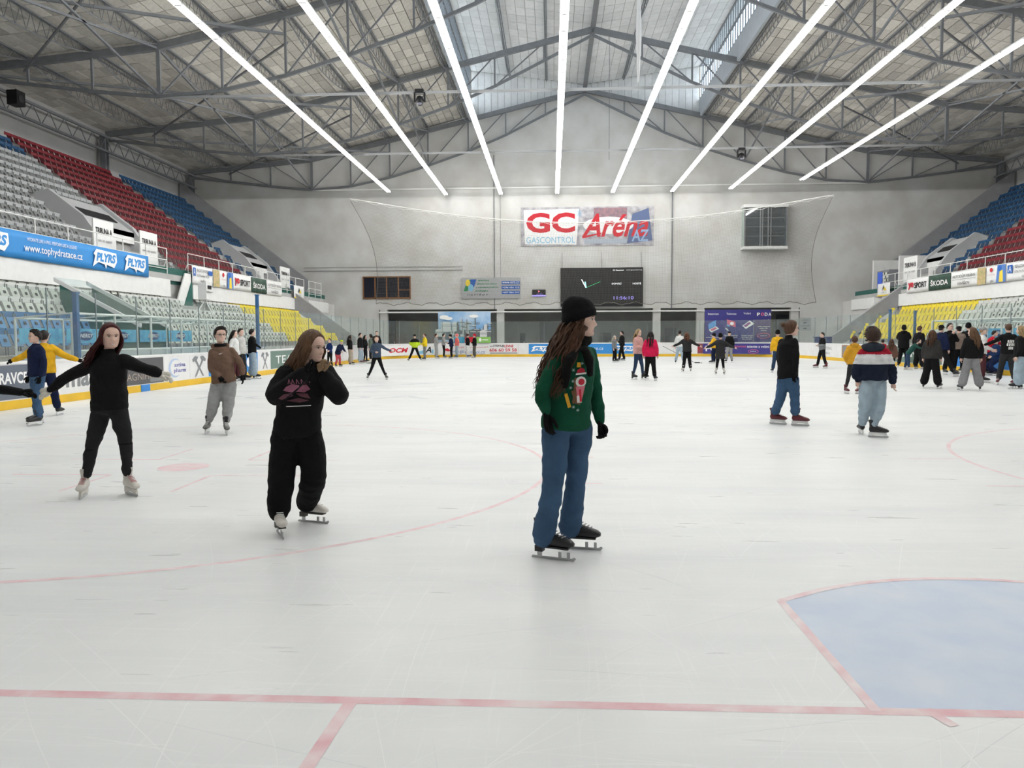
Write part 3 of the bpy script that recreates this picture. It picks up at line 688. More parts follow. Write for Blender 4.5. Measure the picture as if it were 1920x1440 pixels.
def tribuna(s, y, z, w, h, which, label, d=22.3):
    O = Vector((stand_x(s, d), y if s < 0 else y+w, z)); U = U_L if s < 0 else U_R
    r = sign('tribuna_sign', O, U, Z3, w, h, M_WHITE, [('t', 'TRIBUNA %s' % which, .5, .72, .82, .16, M_INK, 0, .03), ('t', 'VCHOD   DO   HLEDIŠTĚ', .5, .48, .78, .07, M_INK)], label=label, cat='sign', thick=.06)
    b = MB()
    for q in (.08, w-.08): b.span((O.x-.03-s*-.06, O.y+U.y*q-.03, 4.75), (O.x+.03-s*-.06, O.y+U.y*q+.03, z+.1))
    b.build('sign_posts', M_RAIL, r); return r
tribuna(-1, 31.9, 5.0, 1.5, 1.7, 'A', 'white TRIBUNA A sign in front of the stair hood doorway')
tribuna(-1, 35.6, 4.95, 1.6, 1.75, 'A', 'white TRIBUNA A sign at the end of the stair hood, next to the red seats')
tribuna(-1, 54.4, 5.0, 2.0, 1.7, 'A', 'white TRIBUNA A sign beside the blue seats near the end wall')
tribuna(1, 54.2, 5.05, 2.0, 2.0, 'B', 'white TRIBUNA B sign on the opposite walkway')
# ================================================================== SIGNS, BANNERS AND FITTINGS
M_RED_INK = mat('ink_red', (.55, .02, .035), .6); M_BLUE_INK = mat('ink_blue', (.02, .12, .45), .6); M_WHITE_INK = mat('ink_white', (.85, .85, .85), .6)
M_SKYB = mat('banner_blue', (.04, .27, .66), .55, .06, 3); M_PURP = mat('banner_violet', (.045, .04, .22), .55, .1, 2)
M_LBLUE = mat('ink_light_blue', (.22, .50, .68), .6); M_GREYB = mat('board_grey_blue', (.13, .15, .19), .5); M_GREY = mat('print_grey', (.22, .23, .24), .6)
M_DGREEN = mat('banner_dark_green', (.035, .075, .055), .55); M_PGREEN = mat('board_green', (.14, .21, .18), .5); M_YINK = mat('ink_yellow', (.85, .65, .06), .6)
M_CLOTH = mat('banner_white', (.78, .78, .78), .65, .05, 4); M_MAROON = mat('board_maroon', (.22, .06, .08), .5); M_BROWN = mat('board_brown', (.30, .19, .11), .5)
M_ORANGE = mat('wood_brown', (.26, .12, .05), .5, .2, 4, stretch=(1, 1, 6)); M_GRN = mat('ink_green', (.03, .26, .10), .6); M_SIGNGREY = mat('sign_grey', (.42, .43, .44), .5)
def wall_box(px0, py0, px1, py1, y=FAR):
    a = at(px0, py1, y=y); c = at(px1, py0, y=y); return a.x, c.x, a.z, c.z
# big GC banner on the end wall
x0, x1, z0, z1 = wall_box(977, 386, 1226, 462, FAR-.06)
M_GCBG = mat('banner_photo_print', (.60, .60, .62), .65, .9, 1.6, col2=(.26, .24, .27))
glow = mat('print_pale', (.80, .80, .80), .65); navy = mat('print_slate', (.11, .15, .28), .6); pink = mat('print_dusky', (.40, .22, .24), .6, .6, 3, col2=(.2, .16, .2))
its = [('p', [(.03, .05), (.42, .03), (.44, .95), (.02, .93)], glow), rect(.55, .6, .80, .97, pink), ('p', [(.80, .05), (.99, .12), (.96, .95), (.84, .8)], navy), rect(.48, .05, .80, .17, mat('print_steel', (.40, .45, .52), .6)),
       ('o', .66, .52, .19, .22, glow), ('t', 'GC', .225, .60, .37, .52, M_RED_INK, 0, .035), ('t', 'GASCONTROL', .225, .155, .37, .16, M_LBLUE), ('t', '®', .44, .83, .035, .16, M_LBLUE),
       ('t', 'Aréna', .71, .52, .50, .60, M_RED_INK, .35, .02), ('p', [(.46, .24), (.62, .34), (.60, .30), (.47, .19)], M_RED_INK), ('t', 'AZ', .90, .25, .13, .3, mat('print_blue_pale', (.30, .42, .62), .6), .1, .02)]
sign('gas_arena_banner', (x0, FAR-.06, z0), X3, Z3, x1-x0, z1-z0, M_GCBG, its, label='large GC Gascontrol Aréna banner on the end wall', cat='banner', thick=.04)
# scoreboard
x0, x1, z0, z1 = wall_box(1051, 501, 1206, 575, FAR-.3)
M_SCR = mat('led_screen_black', (.012, .013, .015), .35); led = mat('led_white', (.9, .95, .95), .5, emit=1.0); ledg = mat('led_green', (.05, .75, .25), .5, emit=.8); ledp = mat('led_violet', (.35, .30, .85), .5, emit=.8)
def stroke(a, c, w, asp):
    a = Vector(a); c = Vector(c); d = (c-a); q = Vector((-d.y*asp, d.x/asp)).normalized()*w; q.y *= asp
    return [a+q, a-q, c-q, c+q]
A_ = (x1-x0)/(z1-z0)
its = [rect(.0, .485, 1, .49, mat('seam', (.004, .004, .005), .5)), rect(.615, 0, .62, 1, MATS['seam']), ('p', stroke((.31, .48), (.255, .70), .006, A_), led), ('p', stroke((.31, .48), (.298, .64), .007, A_), mat('led_cyan', (.4, .85, .9), .5, emit=1.0)), ('p', stroke((.315, .49), (.485, .64), .0025, A_), ledg),
       ('t', 'DOMÁCÍ', .68, .59, .115, .055, led), ('t', 'HOSTÉ', .925, .59, .1, .055, led), ('t', '11:56:10', .765, .22, .24, .085, ledp), ('t', 'GC Gascontrol', .70, .93, .13, .035, led, .2), ('t', 'www.gascontrol.cz', .89, .93, .19, .025, led)]
sb = sign('scoreboard', (x0, FAR-.3, z0), X3, Z3, x1-x0, z1-z0, M_SCR, its, label='black scoreboard with an analogue clock and 11:56:10 on the end wall', cat='scoreboard', thick=.25)
b = MB()
for q in (.02, .5, .98): b.bar((x0+(x1-x0)*q, FAR-.15, z1), (x0+(x1-x0)*q, FAR-.05, z1+1.3), .03)
b.build('hanger_cables', M_STEEL, sb); MB().span((x0+.1, FAR-.2, z0-1.0), (x0+.16, FAR-.05, z0)).build('cable_duct', M_STEEL, sb)
# sports administration sign
x0, x1, z0, z1 = wall_box(866, 520, 976, 560, FAR-.12)
its = [('p', [(.03, .35), (.10, .9), (.17, .9), (.10, .35)], M_GRN), ('p', [(.15, .92), (.25, .92), (.21, .55), (.13, .55)], M_BLUE_INK), ('o', .105, .75, .042, .16, M_YINK), ('o', .155, .52, .045, .17, M_LBLUE)]
for i, tx in enumerate(('SPRÁVA', 'SPORTOVNÍCH', 'a REKREAČNÍCH', 'ZAŘÍZENÍ')): its.append(('t', tx, (.37, .43, .43, .34)[i], .87-.165*i, (.19, .34, .38, .23)[i], .085, M_GRN, .25, .02))
its.append(('t', 'H A V Í Ř O V', .27, .19, .36, .1, M_INK, .25, .01))
for i, tx in enumerate(('www.ssrz.cz', '+596 436 153', '+607 866 543')): its += [rect(.68, .68-.235*i, .985, .83-.235*i, M_BLUE_INK), ('t', tx, .832, .755-.235*i, .28, .08, M_WHITE_INK, 0, .01)]
sign('sports_office_sign', (x0, FAR-.12, z0), X3, Z3, x1-x0, z1-z0, M_SIGNGREY, its, label='grey sign of the Havířov sports administration with blue phone numbers', cat='sign', thick=.1)
x0, x1, z0, z1 = wall_box(998, 543, 1023, 556, FAR-.1)
sign('small_led_sign', (x0, FAR-.1, z0), X3, Z3, x1-x0, z1-z0, M_SCR, [('p', [(.42, .92), (.58, .75), (.42, .58), (.45, .75)], mat('led_red', (.8, .2, .25), .5, emit=.7)), ('t', 'GASCONTROL', .55, .35, .5, .1, ledp), rect(0, .02, 1, .2, ledp)], label='small black LED sign between the grey sign and the scoreboard', cat='sign', thick=.08)
# four-pane brown window, bay window
x0, x1, z0, z1 = wall_box(682, 518, 769, 561, FAR)
w = MB(); w.span((x0, FAR-.1, z0), (x1, FAR-.02, z0+.14)); w.span((x0, FAR-.1, z1-.1), (x1, FAR-.02, z1))
for i in range(5):
    xx = x0+(x1-x0)*i/4; w.span((xx-.05, FAR-.1, z0), (xx+.05, FAR-.02, z1))
w.span((x0+(x1-x0)*.75, FAR-.09, z0+(z1-z0)*.38), (x1, FAR-.03, z0+(z1-z0)*.41))
w = w.build('window_3', M_ORANGE, kind='structure', label='dark window with four panes and brown frame in the end wall')
M_PANE = mat('dark_pane', (.008, .010, .022), .12, spec=.5)
for i in range(4): MB().span((x0+(x1-x0)*i/4+.05, FAR-.05, z0+.14), (x0+(x1-x0)*(i+1)/4-.05, FAR-.03, z1-.1)).build('pane', M_PANE, w)
x0, x1, z0, z1 = wall_box(1396, 388, 1476, 462, FAR-1.0); D = 1.0
bw = MB(); bw.span((x0-.1, FAR-D-.1, z0-.22), (x1+.1, FAR, z0)); bw.span((x0-.1, FAR-D-.1, z1), (x1+.1, FAR, z1+.25)); bw = bw.build('window_4', M_WHITE, kind='structure', label='projecting bay window box with white roof and sill on the end wall')
M_BAYG = glass('bay_glass', (.62, .67, .72), .08, .06, False); M_BAYS = mat('bay_side_panel', (.35, .42, .38), .4)
MB().span((x0, FAR-.4, z0), (x1, FAR-.35, z1)).build('inner_blind', mat('inner_blind', (.05, .06, .075), .7, .5, 1.2, stretch=(.5, 1, 8), col2=(.22, .23, .25)), bw)
cuts = (0, .36, .38, .41, .56, .60, .64, .66, 1)
for a, c in ((0, .37), (.42, .56), (.62, 1)): MB().span((x0+(x1-x0)*a, FAR-D, z0), (x0+(x1-x0)*c, FAR-D+.03, z1)).build('pane', M_BAYG, bw)
for a in (0, .37, .42, .56, .62, 1): MB().span((x0+(x1-x0)*a-.05, FAR-D-.03, z0), (x0+(x1-x0)*a+.05, FAR-D+.05, z1)).build('mullion', M_STEEL, bw)
for zz in (.28, .52, .75): MB().span((x0, FAR-.42, z0+(z1-z0)*zz), (x1, FAR-.4, z0+(z1-z0)*zz+.05)).build('blind_rail', M_RAIL, bw)
for xx in (x0, x1): MB().span((xx-.02, FAR-D, z0), (xx+.02, FAR, z1)).build('side_panel', M_BAYS, bw)
MB().span((x1-.05, FAR-D, z0+(z1-z0)*.42), (x1+.05, FAR, z0+(z1-z0)*.45)).build('side_rail', M_STEEL, bw)
# conduits and joints on the end wall
def pipe(name, pts, r, m, label, cat='pipe'):
    return MB().tube(pts, r, 6).build(name, m, loc=pts[0], label=label, cat=cat)
for px, pt, pb, r, lb in ((1261, 355, 578, .05, 'dark drain pipe running down the end wall beside the scoreboard'), (926, 290, 580, .04, 'thin drain pipe running down the end wall left of the big banner'), (938, 360, 520, .02, 'thin cable running down beside the drain pipe')):
    a = at(px, pt, y=FAR-.06); c = at(px-2, pb, y=FAR-.06); pipe('wall_pipe', [a, (a.x, FAR-.06, c.z)], r, M_STEEL if r > .03 else mat('cable_grey', (.3, .3, .3), .6), lb)
a = at(570, 508, y=FAR-.1); c = at(868, 508, y=FAR-.1)
t = thing('cable_tray', a, 'long pale cable tray along the end wall above the four-pane window', 'cable tray')
for dz in (0, .28): MB().bar((a.x, FAR-.1, a.z+dz), (c.x, FAR-.1, a.z+dz), .05, .04).build('rail', M_SIGNGREY, t)
MB().bar((a.x, FAR-.05, a.z+.14), (c.x, FAR-.05, a.z+.14), .02, .24).build('tray_back', M_PLASTER, t)
# safety net hung across the end
M_NET = mat('net_cord', (.16, .15, .13), .8); M_ROPE = mat('white_rope', (.75, .75, .73), .7)
NY = 60.0; tl, tr, bl, br = at(655, 373, y=NY), at(1563, 366, y=NY), at(705, 570, y=NY), at(1530, 568, y=NY)
def net_pt(u, v):
    top = tl.lerp(tr, u); sagz = 1.95*(1-(2*u-1)**2)**1.15; top.z -= sagz
    inset = .9*math.sin(PI*v)*(1 if u < .5 else -1)*abs(2*u-1)**6
    p = top.lerp(bl.lerp(br, u), v); p.x += inset; return p
nt_ = thing('safety_net', (CX, NY, 4.0), 'fine safety net hung across the end of the rink', 'net')
b = MB(); NUu, NVv = 300, 70
for i in range(NUu+1): b.tube([net_pt(i/NUu, j/10) for j in range(11)], .0042, 3)
for j in range(1, NVv+1): b.tube([net_pt(i/60, j/NVv) for i in range(61)], .0042, 3)
b.build('mesh_cords', M_NET, nt_, kind='stuff')
MB().tube([net_pt(i/60, 0) for i in range(61)], .035, 5).build('top_rope', M_ROPE, nt_)
MB().tube([net_pt(i/120, 0)+Vector((0, -.05, -.12+.07*math.sin(i*1.7))) for i in range(121)], .016, 4).build('lacing_cord', M_ROPE, nt_)
for u in (0, 1): MB().tube([net_pt(u, j/12) for j in range(13)], .02, 4).build('edge_cord', M_NET, nt_)
MB().tube([net_pt(i/120, 1)+Vector((0, 0, .1*math.sin(i*.9)+.04*math.sin(i*2.3))) for i in range(121)], .022, 4).build('bottom_cord', M_NET, nt_)
# two printed hoardings on the end glass
BY = Y1R-.02
x0, x1, z0, z1 = wall_box(822, 584, 920, 641, BY); z0 = BH+.02
sky = mat('print_sky', (.10, .33, .66), .6, 1, .55, col2=(.62, .74, .85)); steel1 = mat('print_steel_light', (.62, .64, .64), .6); steel2 = mat('print_steel_dark', (.16, .18, .19), .6)
its = []
rr = random.Random(4)
its.append(rect(.0, .1, 1, .42, steel2))
for i in range(46):
    cx = rr.uniform(.06, .97); hgt = max(.1, .62-abs(cx-.55)*.9)*rr.uniform(.5, 1); y0 = rr.uniform(.2, .45)
    wd = rr.uniform(.008, .028); its.append(rect(cx, y0, cx+wd, min(.9, y0+hgt*.75), steel1 if rr.random() < .6 else steel2))
for i in range(26):
    cx = rr.uniform(.35, .95); y0 = rr.uniform(.3, .65); its.append(rect(cx, y0, cx+rr.uniform(.04, .12), y0+.018, steel1 if rr.random() < .5 else steel2))
for cx, cy, w_, h_ in ((.15, .5, .19, .28), (.31, .5, .09, .26), (.02, .3, .14, .2), (.26, .15, .08, .22), (.36, .15, .08, .22), (.46, .15, .08, .2), (.86, .25, .13, .22)):
    its += [rect(cx-w_/2, cy-h_/2, cx+w_/2, cy+h_/2, steel1), ('o', cx, cy+h_/2, w_/2, .04, steel1)]
    for q in (.2, .5): its.append(rect(cx-w_/2, cy+h_/2*q, cx+w_/2, cy+h_/2*q+.012, steel2))
its += [('o', .12, .82, .09, .07, M_WHITE_INK), ('o', .2, .78, .08, .05, M_WHITE_INK), ('o', .68, .85, .09, .05, M_WHITE_INK), rect(.30, 0, .50, .19, mat('print_azure', (.05, .42, .68), .6)), rect(.51, 0, .72, .19, M_RED_INK), rect(.73, 0, 1, .19, mat('print_lime', (.25, .50, .12), .6)), ('o', .80, .1, .025, .06, M_WHITE_INK), rect(.84, .08, .95, .11, M_WHITE_INK)]
sign('refinery_hoarding', (x0, BY, z0), X3, Z3, x1-x0, z1-z0, sky, its, label='printed hoarding showing a silver refinery under blue sky', cat='banner', thick=.02)
x0, x1, z0, z1 = wall_box(1321, 580, 1446, 641, BY); z0 = BH+.02
pk = mat('ink_pink', (.70, .12, .22), .6); lap = mat('ink_laptop', (.12, .35, .75), .6)
its = [('t', 'Internet', .13, .87, .16, .06, M_WHITE_INK), ('t', 'Televize', .40, .87, .15, .06, M_WHITE_INK), ('t', 'Volání', .64, .88, .11, .06, M_WHITE_INK), ('t', 'P', .81, .85, .045, .1, M_WHITE_INK, 0, .03), ('t', '0', .87, .85, .045, .1, pk, 0, .02), ('t', 'D', .925, .85, .045, .1, M_WHITE_INK, 0, .03), ('t', 'A', .98, .85, .045, .1, M_WHITE_INK, 0, .03),
       ('p', [(.05, .55), (.17, .68), (.17, .5), (.06, .4)], lap), ('p', [(.06, .38), (.17, .49), (.22, .41), (.10, .30)], M_WHITE_INK), ('p', [(.08, .38), (.16, .46), (.19, .42), (.11, .34)], pk),
       ('p', [(.33, .70), (.46, .63), (.47, .45), (.34, .55)], pk), ('o', .41, .57, .03, .05, M_WHITE_INK), ('p', [(.33, .55), (.38, .52), (.38, .47), (.33, .5)], lap), ('p', [(.32, .44), (.36, .37), (.35, .35), (.31, .41)], M_WHITE_INK),
       ('p', [(.57, .5), (.68, .66), (.75, .56), (.62, .40)], M_WHITE_INK), ('p', [(.585, .5), (.67, .62), (.70, .58), (.62, .45)], mat('ink_mauve', (.25, .08, .25), .6)),
       ('t', 'Rychlý a\nneomezený internet\ns Podou', .13, .15, .22, .15, M_WHITE_INK), ('t', 'Pestrá nabídka\nTV programů\na filmů', .40, .15, .2, .15, M_WHITE_INK), ('t', 'Volejte levně\nDo všech sítí\nbez závazku', .64, .15, .17, .15, M_WHITE_INK), ('t', 'Ověřte dostupnost\nslužeb u Vás\ndoma na', .89, .42, .19, .16, M_WHITE_INK),
       ('o', .89, .19, .095, .085, pk), ('o', .89, .19, .087, .072, M_PURP), ('t', 'poda.cz', .89, .19, .1, .045, M_WHITE_INK)]
sign('internet_hoarding', (x0, BY, z0), X3, Z3, x1-x0, z1-z0, M_PURP, its, label='violet PODA hoarding for internet, television and calls above the end boards', cat='banner', thick=.02)
# direction sign on the right pillar
x0, x1, z0, z1 = wall_box(1499, 596, 1521, 620, FAR-.05)
sign('direction_sign', (x0, FAR-.031, z0), X3, Z3, x1-x0, z1-z0, M_SIGNGREY, [('t', 'ŠATNY\nROZHODČÍ', .5, .82, .7, .16, M_INK), ('t', '←', .5, .62, .4, .12, M_INK, 0, .05), ('t', 'ŠATNY HOSTÉ', .5, .38, .8, .08, M_INK), ('t', '←', .5, .18, .4, .12, M_INK, 0, .05)], label='grey direction sign with two arrows beside the violet hoarding', cat='sign')
# ---- adverts on the boards
PLAY = [('p', [(.06, .05), (.16, .95), (.95, .92), (.98, .5), (.88, .12), (.55, .25), (.52, .08), (.48, .25), (.2, .28)], M_WHITE_INK)]
def plyrs(x, w, y=.2, h=.6):
    o = [(x+w*a, y+h*c) for a, c in ((.0, .0), (.10, .62), (.04, .72), (.16, 1), (.97, .93), (.99, .45), (.86, .08), (.56, .2), (.52, -.05), (.47, .2), (.22, .28))]
    return [('p', o, M_WHITE_INK), ('t', 'PLYRS', x+w*.54, y+h*.58, w*.80, h*.5, M_SKYB, .25, .05)]
def left_ad(name, px0, px1, py, bg, its, label):
    xb = CX-HALF; a = at(px0, py, x=xb).y; c = at(px1, py, x=xb).y
    return sign(name, (xb-.055, a, .225), Y3, Z3, c-a, BH-.31, bg, its, parent=DB, label=label, thick=.012, lift=.004)
def edge_at(px):
    best = None
    for k in range(600):
        d = TOT*k/600; p = on_path(d)
        if p.y < 48: continue
        v = p+Z3*.6-CAM; e = abs(960+F_PX*v.dot(RI)/v.dot(FW)-px)
        if best is None or e < best[0]: best = (e, p)
    return best[1]
def far_ad(name, px0, px1, bg, its, label):
    a, c = edge_at(px0), edge_at(px1); u = (c-a).normalized(); n = u.cross(Z3)
    return sign(name, Vector((a.x, a.y, .225))+n*.005, u, Z3, (c-a).length, BH-.31, bg, its, parent=DB, label=label, thick=.012, lift=.004)
def right_ad(name, y0, y1, bg, its, label):
    xb = CX+HALF; return sign(name, (xb+.055, y1, .225), -Y3, Z3, y1-y0, BH-.31, bg, its, parent=DB, label=label, thick=.012, lift=.004)
def hammers(cx, w):
    H = []
    for sg in (-1, 1):
        H += [('p', [(cx-sg*w*.34, .06), (cx-sg*w*.22, .06), (cx+sg*w*.34, .8), (cx+sg*w*.22, .84)], M_GREY), ('p', [(cx+sg*w*.06, .93), (cx+sg*w*.16, .78), (cx+sg*w*.45, .7), (cx+sg*w*.5, .82), (cx+sg*w*.3, .97)], M_GREY)]
    return H
left_ad('advert_panel', -60, 62, 720, M_GREYB, [('t', 'DORAVCE', .6, .62, .7, .34, M_WHITE_INK, 0, .03), rect(.45, .18, .8, .2, M_LBLUE)], 'grey-blue advert with white lettering')
left_ad('advert_panel', 64, 205, 715, M_BOARD, [('t', 'mas', .62, .42, .42, .5, M_GREY, 0, .03), ('t', 'na vaší straně', .2, .2, .25, .12, M_LBLUE)], 'white advert with grey lettering')
left_ad('advert_panel', 222, 310, 700, mat('board_charcoal', (.10, .10, .105), .45), [('t', 'MAGNIFICUS', .52, .3, .86, .26, mat('ink_bronze', (.42, .34, .27), .5)), rect(.68, .05, .97, .2, M_GREY)], 'charcoal advert with bronze lettering')
left_ad('advert_panel', 311, 357, 690, M_BOARD, [('o', .42, .52, .26, .4, mat('print_swirl', (.45, .55, .72), .5)), ('o', .47, .52, .23, .34, M_BOARD), ('t', 'astina\npharm', .62, .5, .5, .45, mat('ink_indigo', (.13, .13, .4), .5), 0, .02)], 'white advert with a blue swirl')
left_ad('advert_panel', 359, 393, 690, M_BOARD, hammers(.5, .75), 'white advert with crossed grey hammers')
left_ad('advert_panel', 394, 486, 685, M_SKYB, [('t', 'OZO', .3, .5, .2, .4, M_WHITE_INK), ('o', .8, .5, .06, .25, M_WHITE_INK)], 'blue advert')
left_ad('advert_panel', 489, 509, 680, M_BOARD, hammers(.5, .7), 'small white advert with crossed grey hammers')
left_ad('advert_panel', 510, 590, 678, M_PGREEN, [('t', 'TEAM', .35, .5, .5, .45, M_WHITE_INK)], 'green advert with white lettering')
far_ad('advert_panel', 715, 770, M_BOARD, [('t', 'OCM', .6, .5, .72, .45, M_RED_INK, .3, .04)], 'white advert with red slanted letters')
far_ad('advert_panel', 776, 815, M_BOARD, [('p', [(.05, .1), (.6, .1), (.45, .45), (.2, .35)], M_LBLUE), ('t', 'A', .7, .5, .34, .6, M_INK, .3, .03), ('t', '1', .93, .3, .1, .4, M_LBLUE)], 'white advert with a blue peak and black letter')
far_ad('advert_panel', 826, 871, M_BOARD, [('t', 'energie', .8, .70, .36, .2, M_RED_INK), ('t', 'www.gas', .72, .22, .54, .3, M_BLUE_INK), ('p', [(.08, .5), (.3, .62), (.45, .35), (.3, .3)], M_RED_INK)], 'white gas company advert with a red mark')
far_ad('advert_panel', 871.5, 918, M_BOARD, [('t', 'profesionálů', .55, .70, .8, .2, M_RED_INK), ('t', 'control.cz', .42, .22, .8, .3, M_BLUE_INK)], 'white gas company advert with red and blue lettering')
far_ad('advert_panel', 919, 968, M_BOARD, [('t', 'www.', .07, .78, .12, .12, M_INK), ('t', 'STEHUJI', .32, .8, .38, .26, M_INK, 0, .03), ('t', 'LEVNE', .68, .8, .32, .26, M_RED_INK, 0, .03), ('t', '606 60 59 58', .48, .4, .96, .34, M_RED_INK, 0, .02), rect(.02, .05, .98, .15, M_GREY)], 'white removals advert with red phone number')
far_ad('advert_panel', 989, 1193, M_SKYB, plyrs(.02, .22)+[('t', 'www.tophydratace.cz', .49, .5, .40, .42, M_WHITE_INK)]+plyrs(.78, .2), 'long blue advert with white lettering')
far_ad('advert_panel', 1301, 1320, M_MAROON, [('t', 'K', .5, .5, .4, .5, M_RED_INK)], 'dark maroon advert')
far_ad('advert_panel', 1321, 1448, M_PURP, [('t', 'PODA', .24, .5, .40, .56, M_WHITE_INK, 0, .03), ('t', 'Internet,', .56, .72, .17, .26, pk), ('t', 'televize a volání.', .81, .72, .32, .26, M_WHITE_INK), ('o', .74, .25, .075, .19, pk), ('o', .74, .25, .07, .15, M_PURP), ('t', 'poda.cz', .74, .25, .08, .12, M_WHITE_INK)], 'violet PODA advert on the end boards')
right_ad('advert_panel', 48.6, 51.3, M_BOARD, [('t', 'ZIN-TENG', .4, .7, .7, .25, M_GREY), ('t', 'HAVÍŘOV', .4, .3, .5, .2, M_GREY)], 'white advert with grey lettering')
right_ad('advert_panel', 46.6, 47.6, M_BROWN, [rect(.2, .1, .7, .9, M_GREY)], 'brown advert')
right_ad('advert_panel', 45.2, 46.5, M_GREY, [('t', 'MOSER\nAUTO', .5, .5, .7, .6, M_WHITE_INK)], 'dark grey advert with white lettering')
right_ad('advert_panel', 43.2, 45.0, M_SKYB, [('t', 'servis', .5, .45, .8, .35, M_WHITE_INK), rect(.05, .72, .95, .95, M_LBLUE)], 'blue square advert')
right_ad('advert_panel', 35.6, 40.6, M_PGREEN, [('t', 'JAN', .35, .5, .4, .55, M_WHITE_INK, 0, .03)], 'green advert with large white letters')
right_ad('advert_panel', 26.5, 35.0, mat('board_bright_blue', (.04, .22, .60), .45), [('t', 'V', .8, .45, .05, .4, M_WHITE_INK)], 'bright blue advert')
# ---- banners on the walkway railings
def side_banner(s, px0, px1, bg, its, name, label, py=500, dz=(4.42, 5.36), d=21.52, sag=.035):
    x = stand_x(s, d); a = at(px0, py, x=x).y; c = at(px1, py, x=x).y
    if s > 0: a, c = c, a
    O = Vector((x, a if s < 0 else c, dz[0])); U = Y3 if s < 0 else -Y3
    return sign(name, O, U, Z3, abs(c-a), dz[1]-dz[0], bg, its, label=label, cat='banner', thick=.012, sag=sag)
xa = stand_x(-1, 21.52); yA = at(-180, 470, x=xa).y; yB = at(278, 503, x=xa).y; Wb = yB-yA
fx = lambda px: (at(px, 470, x=xa).y-yA)/Wb
pk_ = lambda p0, p1: plyrs(fx(p0), fx(p1)-fx(p0), .12, .76)
sign('hydration_banner', (xa, yA, 4.4), Y3, Z3, Wb, .97, M_SKYB, pk_(-60, 16)+[('t', 'HYDRATE LIKE A PRO. PERFORM LIKE A LEGEND.', (fx(50)+fx(143))/2, .76, fx(143)-fx(50), .13, M_WHITE_INK), ('t', 'www.tophydratace.cz', (fx(43)+fx(152))/2, .4, fx(152)-fx(43), .36, M_WHITE_INK, 0, .01)]+pk_(171, 217)+pk_(230, 271), label='long blue tophydratace banner along the walkway railing', cat='banner', thick=.012, sag=.04)
parrot = [rect(0, 0, .3, 1, mat('print_foliage', (.35, .36, .16), .6, 1, 6, col2=(.65, .45, .25))), ('o', .5, .78, .05, .13, M_RED_INK), ('t', 'ráj zvířat', .52, .5, .25, .14, mat('ink_rose', (.6, .3, .3), .6)), ('t', '2%', .52, .12, .1, .12, M_INK), ('p', [(.68, .0), (1, 0), (1, 1), (.72, 1)], mat('print_blue', (.10, .22, .55), .6)), ('p', [(.78, .02), (.92, .02), (.9, .7), (.8, .65)], M_YINK), ('o', .8, .8, .07, .17, M_BLUE_INK)]
city = [rect(.03, .45, .15, .9, M_BLUE_INK), ('t', 'A', .09, .68, .07, .34, M_WHITE_INK), ('t', 'REALIZACE ZA PODPORY', .5, .78, .6, .17, M_INK), ('t', 'STATUTÁRNÍHO MĚSTA', .5, .5, .6, .17, M_INK), ('t', 'HAVÍŘOV', .5, .22, .26, .16, M_INK), rect(.77, .6, .97, .85, M_BLUE_INK)]
yos = [('t', 'yo', .2, .5, .26, .5, M_RED_INK, 0, .05), ('t', 'SPORT', .65, .5, .56, .4, M_INK, 0, .03)]
skd = [('t', 'ŠKODA', .5, .5, .8, .42, M_WHITE_INK, 0, .02)]
aut = [('t', 'AUTODŮM VRÁNA', .5, .72, .86, .26, M_INK), rect(.06, .48, .94, .5, M_GREY), ('t', 'HAVÍŘOV', .5, .26, .46, .26, M_INK)]
eag = [('p', [(.4, .45), (.5, .9), (.6, .45), (.5, .6)], M_INK), ('p', [(.5, .45), (.58, .75), (.75, .45)], M_YINK), ('t', 'HAVÍŘOV', .5, .3, .4, .1, M_GREY), rect(0, .03, 1, .12, M_YINK)]
side_banner(-1, 360, 398, M_CLOTH, city, 'city_banner', 'white city banner with blue emblem on the TRIBUNA A railing', 517)
side_banner(-1, 399, 436, M_CLOTH, parrot, 'zoo_banner', 'colourful parrot banner on the TRIBUNA A railing', 525)
side_banner(-1, 437, 470, M_CLOTH, yos, 'sport_shop_banner', 'white banner with red and black sport lettering on the TRIBUNA A railing', 530)
side_banner(-1, 471, 499, M_DGREEN, skd, 'car_brand_banner', 'dark green banner with pale lettering on the TRIBUNA A railing', 537)
side_banner(-1, 500, 528, M_CLOTH, aut, 'car_dealer_banner', 'white car dealer banner with black lettering on the TRIBUNA A railing', 540)
side_banner(-1, 551, 569, M_CLOTH, eag, 'eagle_banner', 'small white banner with a yellow stripe near the end of TRIBUNA A', 551)
side_banner(1, 1646, 1669, M_CLOTH, eag, 'eagle_banner', 'small white banner with a bird emblem beside the vending machine', 540)
side_banner(1, 1701, 1741, M_CLOTH, yos, 'sport_shop_banner', 'white banner with red and black sport lettering beside the vending machine', 535)
side_banner(1, 1742, 1783, M_DGREEN, skd, 'car_brand_banner', 'dark green banner with pale lettering on the TRIBUNA B railing', 528)
side_banner(1, 1784, 1833, M_CLOTH, aut, 'car_dealer_banner', 'white car dealer banner on the TRIBUNA B railing', 520)
side_banner(1, 1834, 1887, M_CLOTH, parrot, 'zoo_banner', 'colourful parrot banner on the TRIBUNA B railing', 512)
side_banner(1, 1888, 1975, M_CLOTH, city, 'city_banner', 'white city banner with blue emblem on the TRIBUNA B railing', 505)
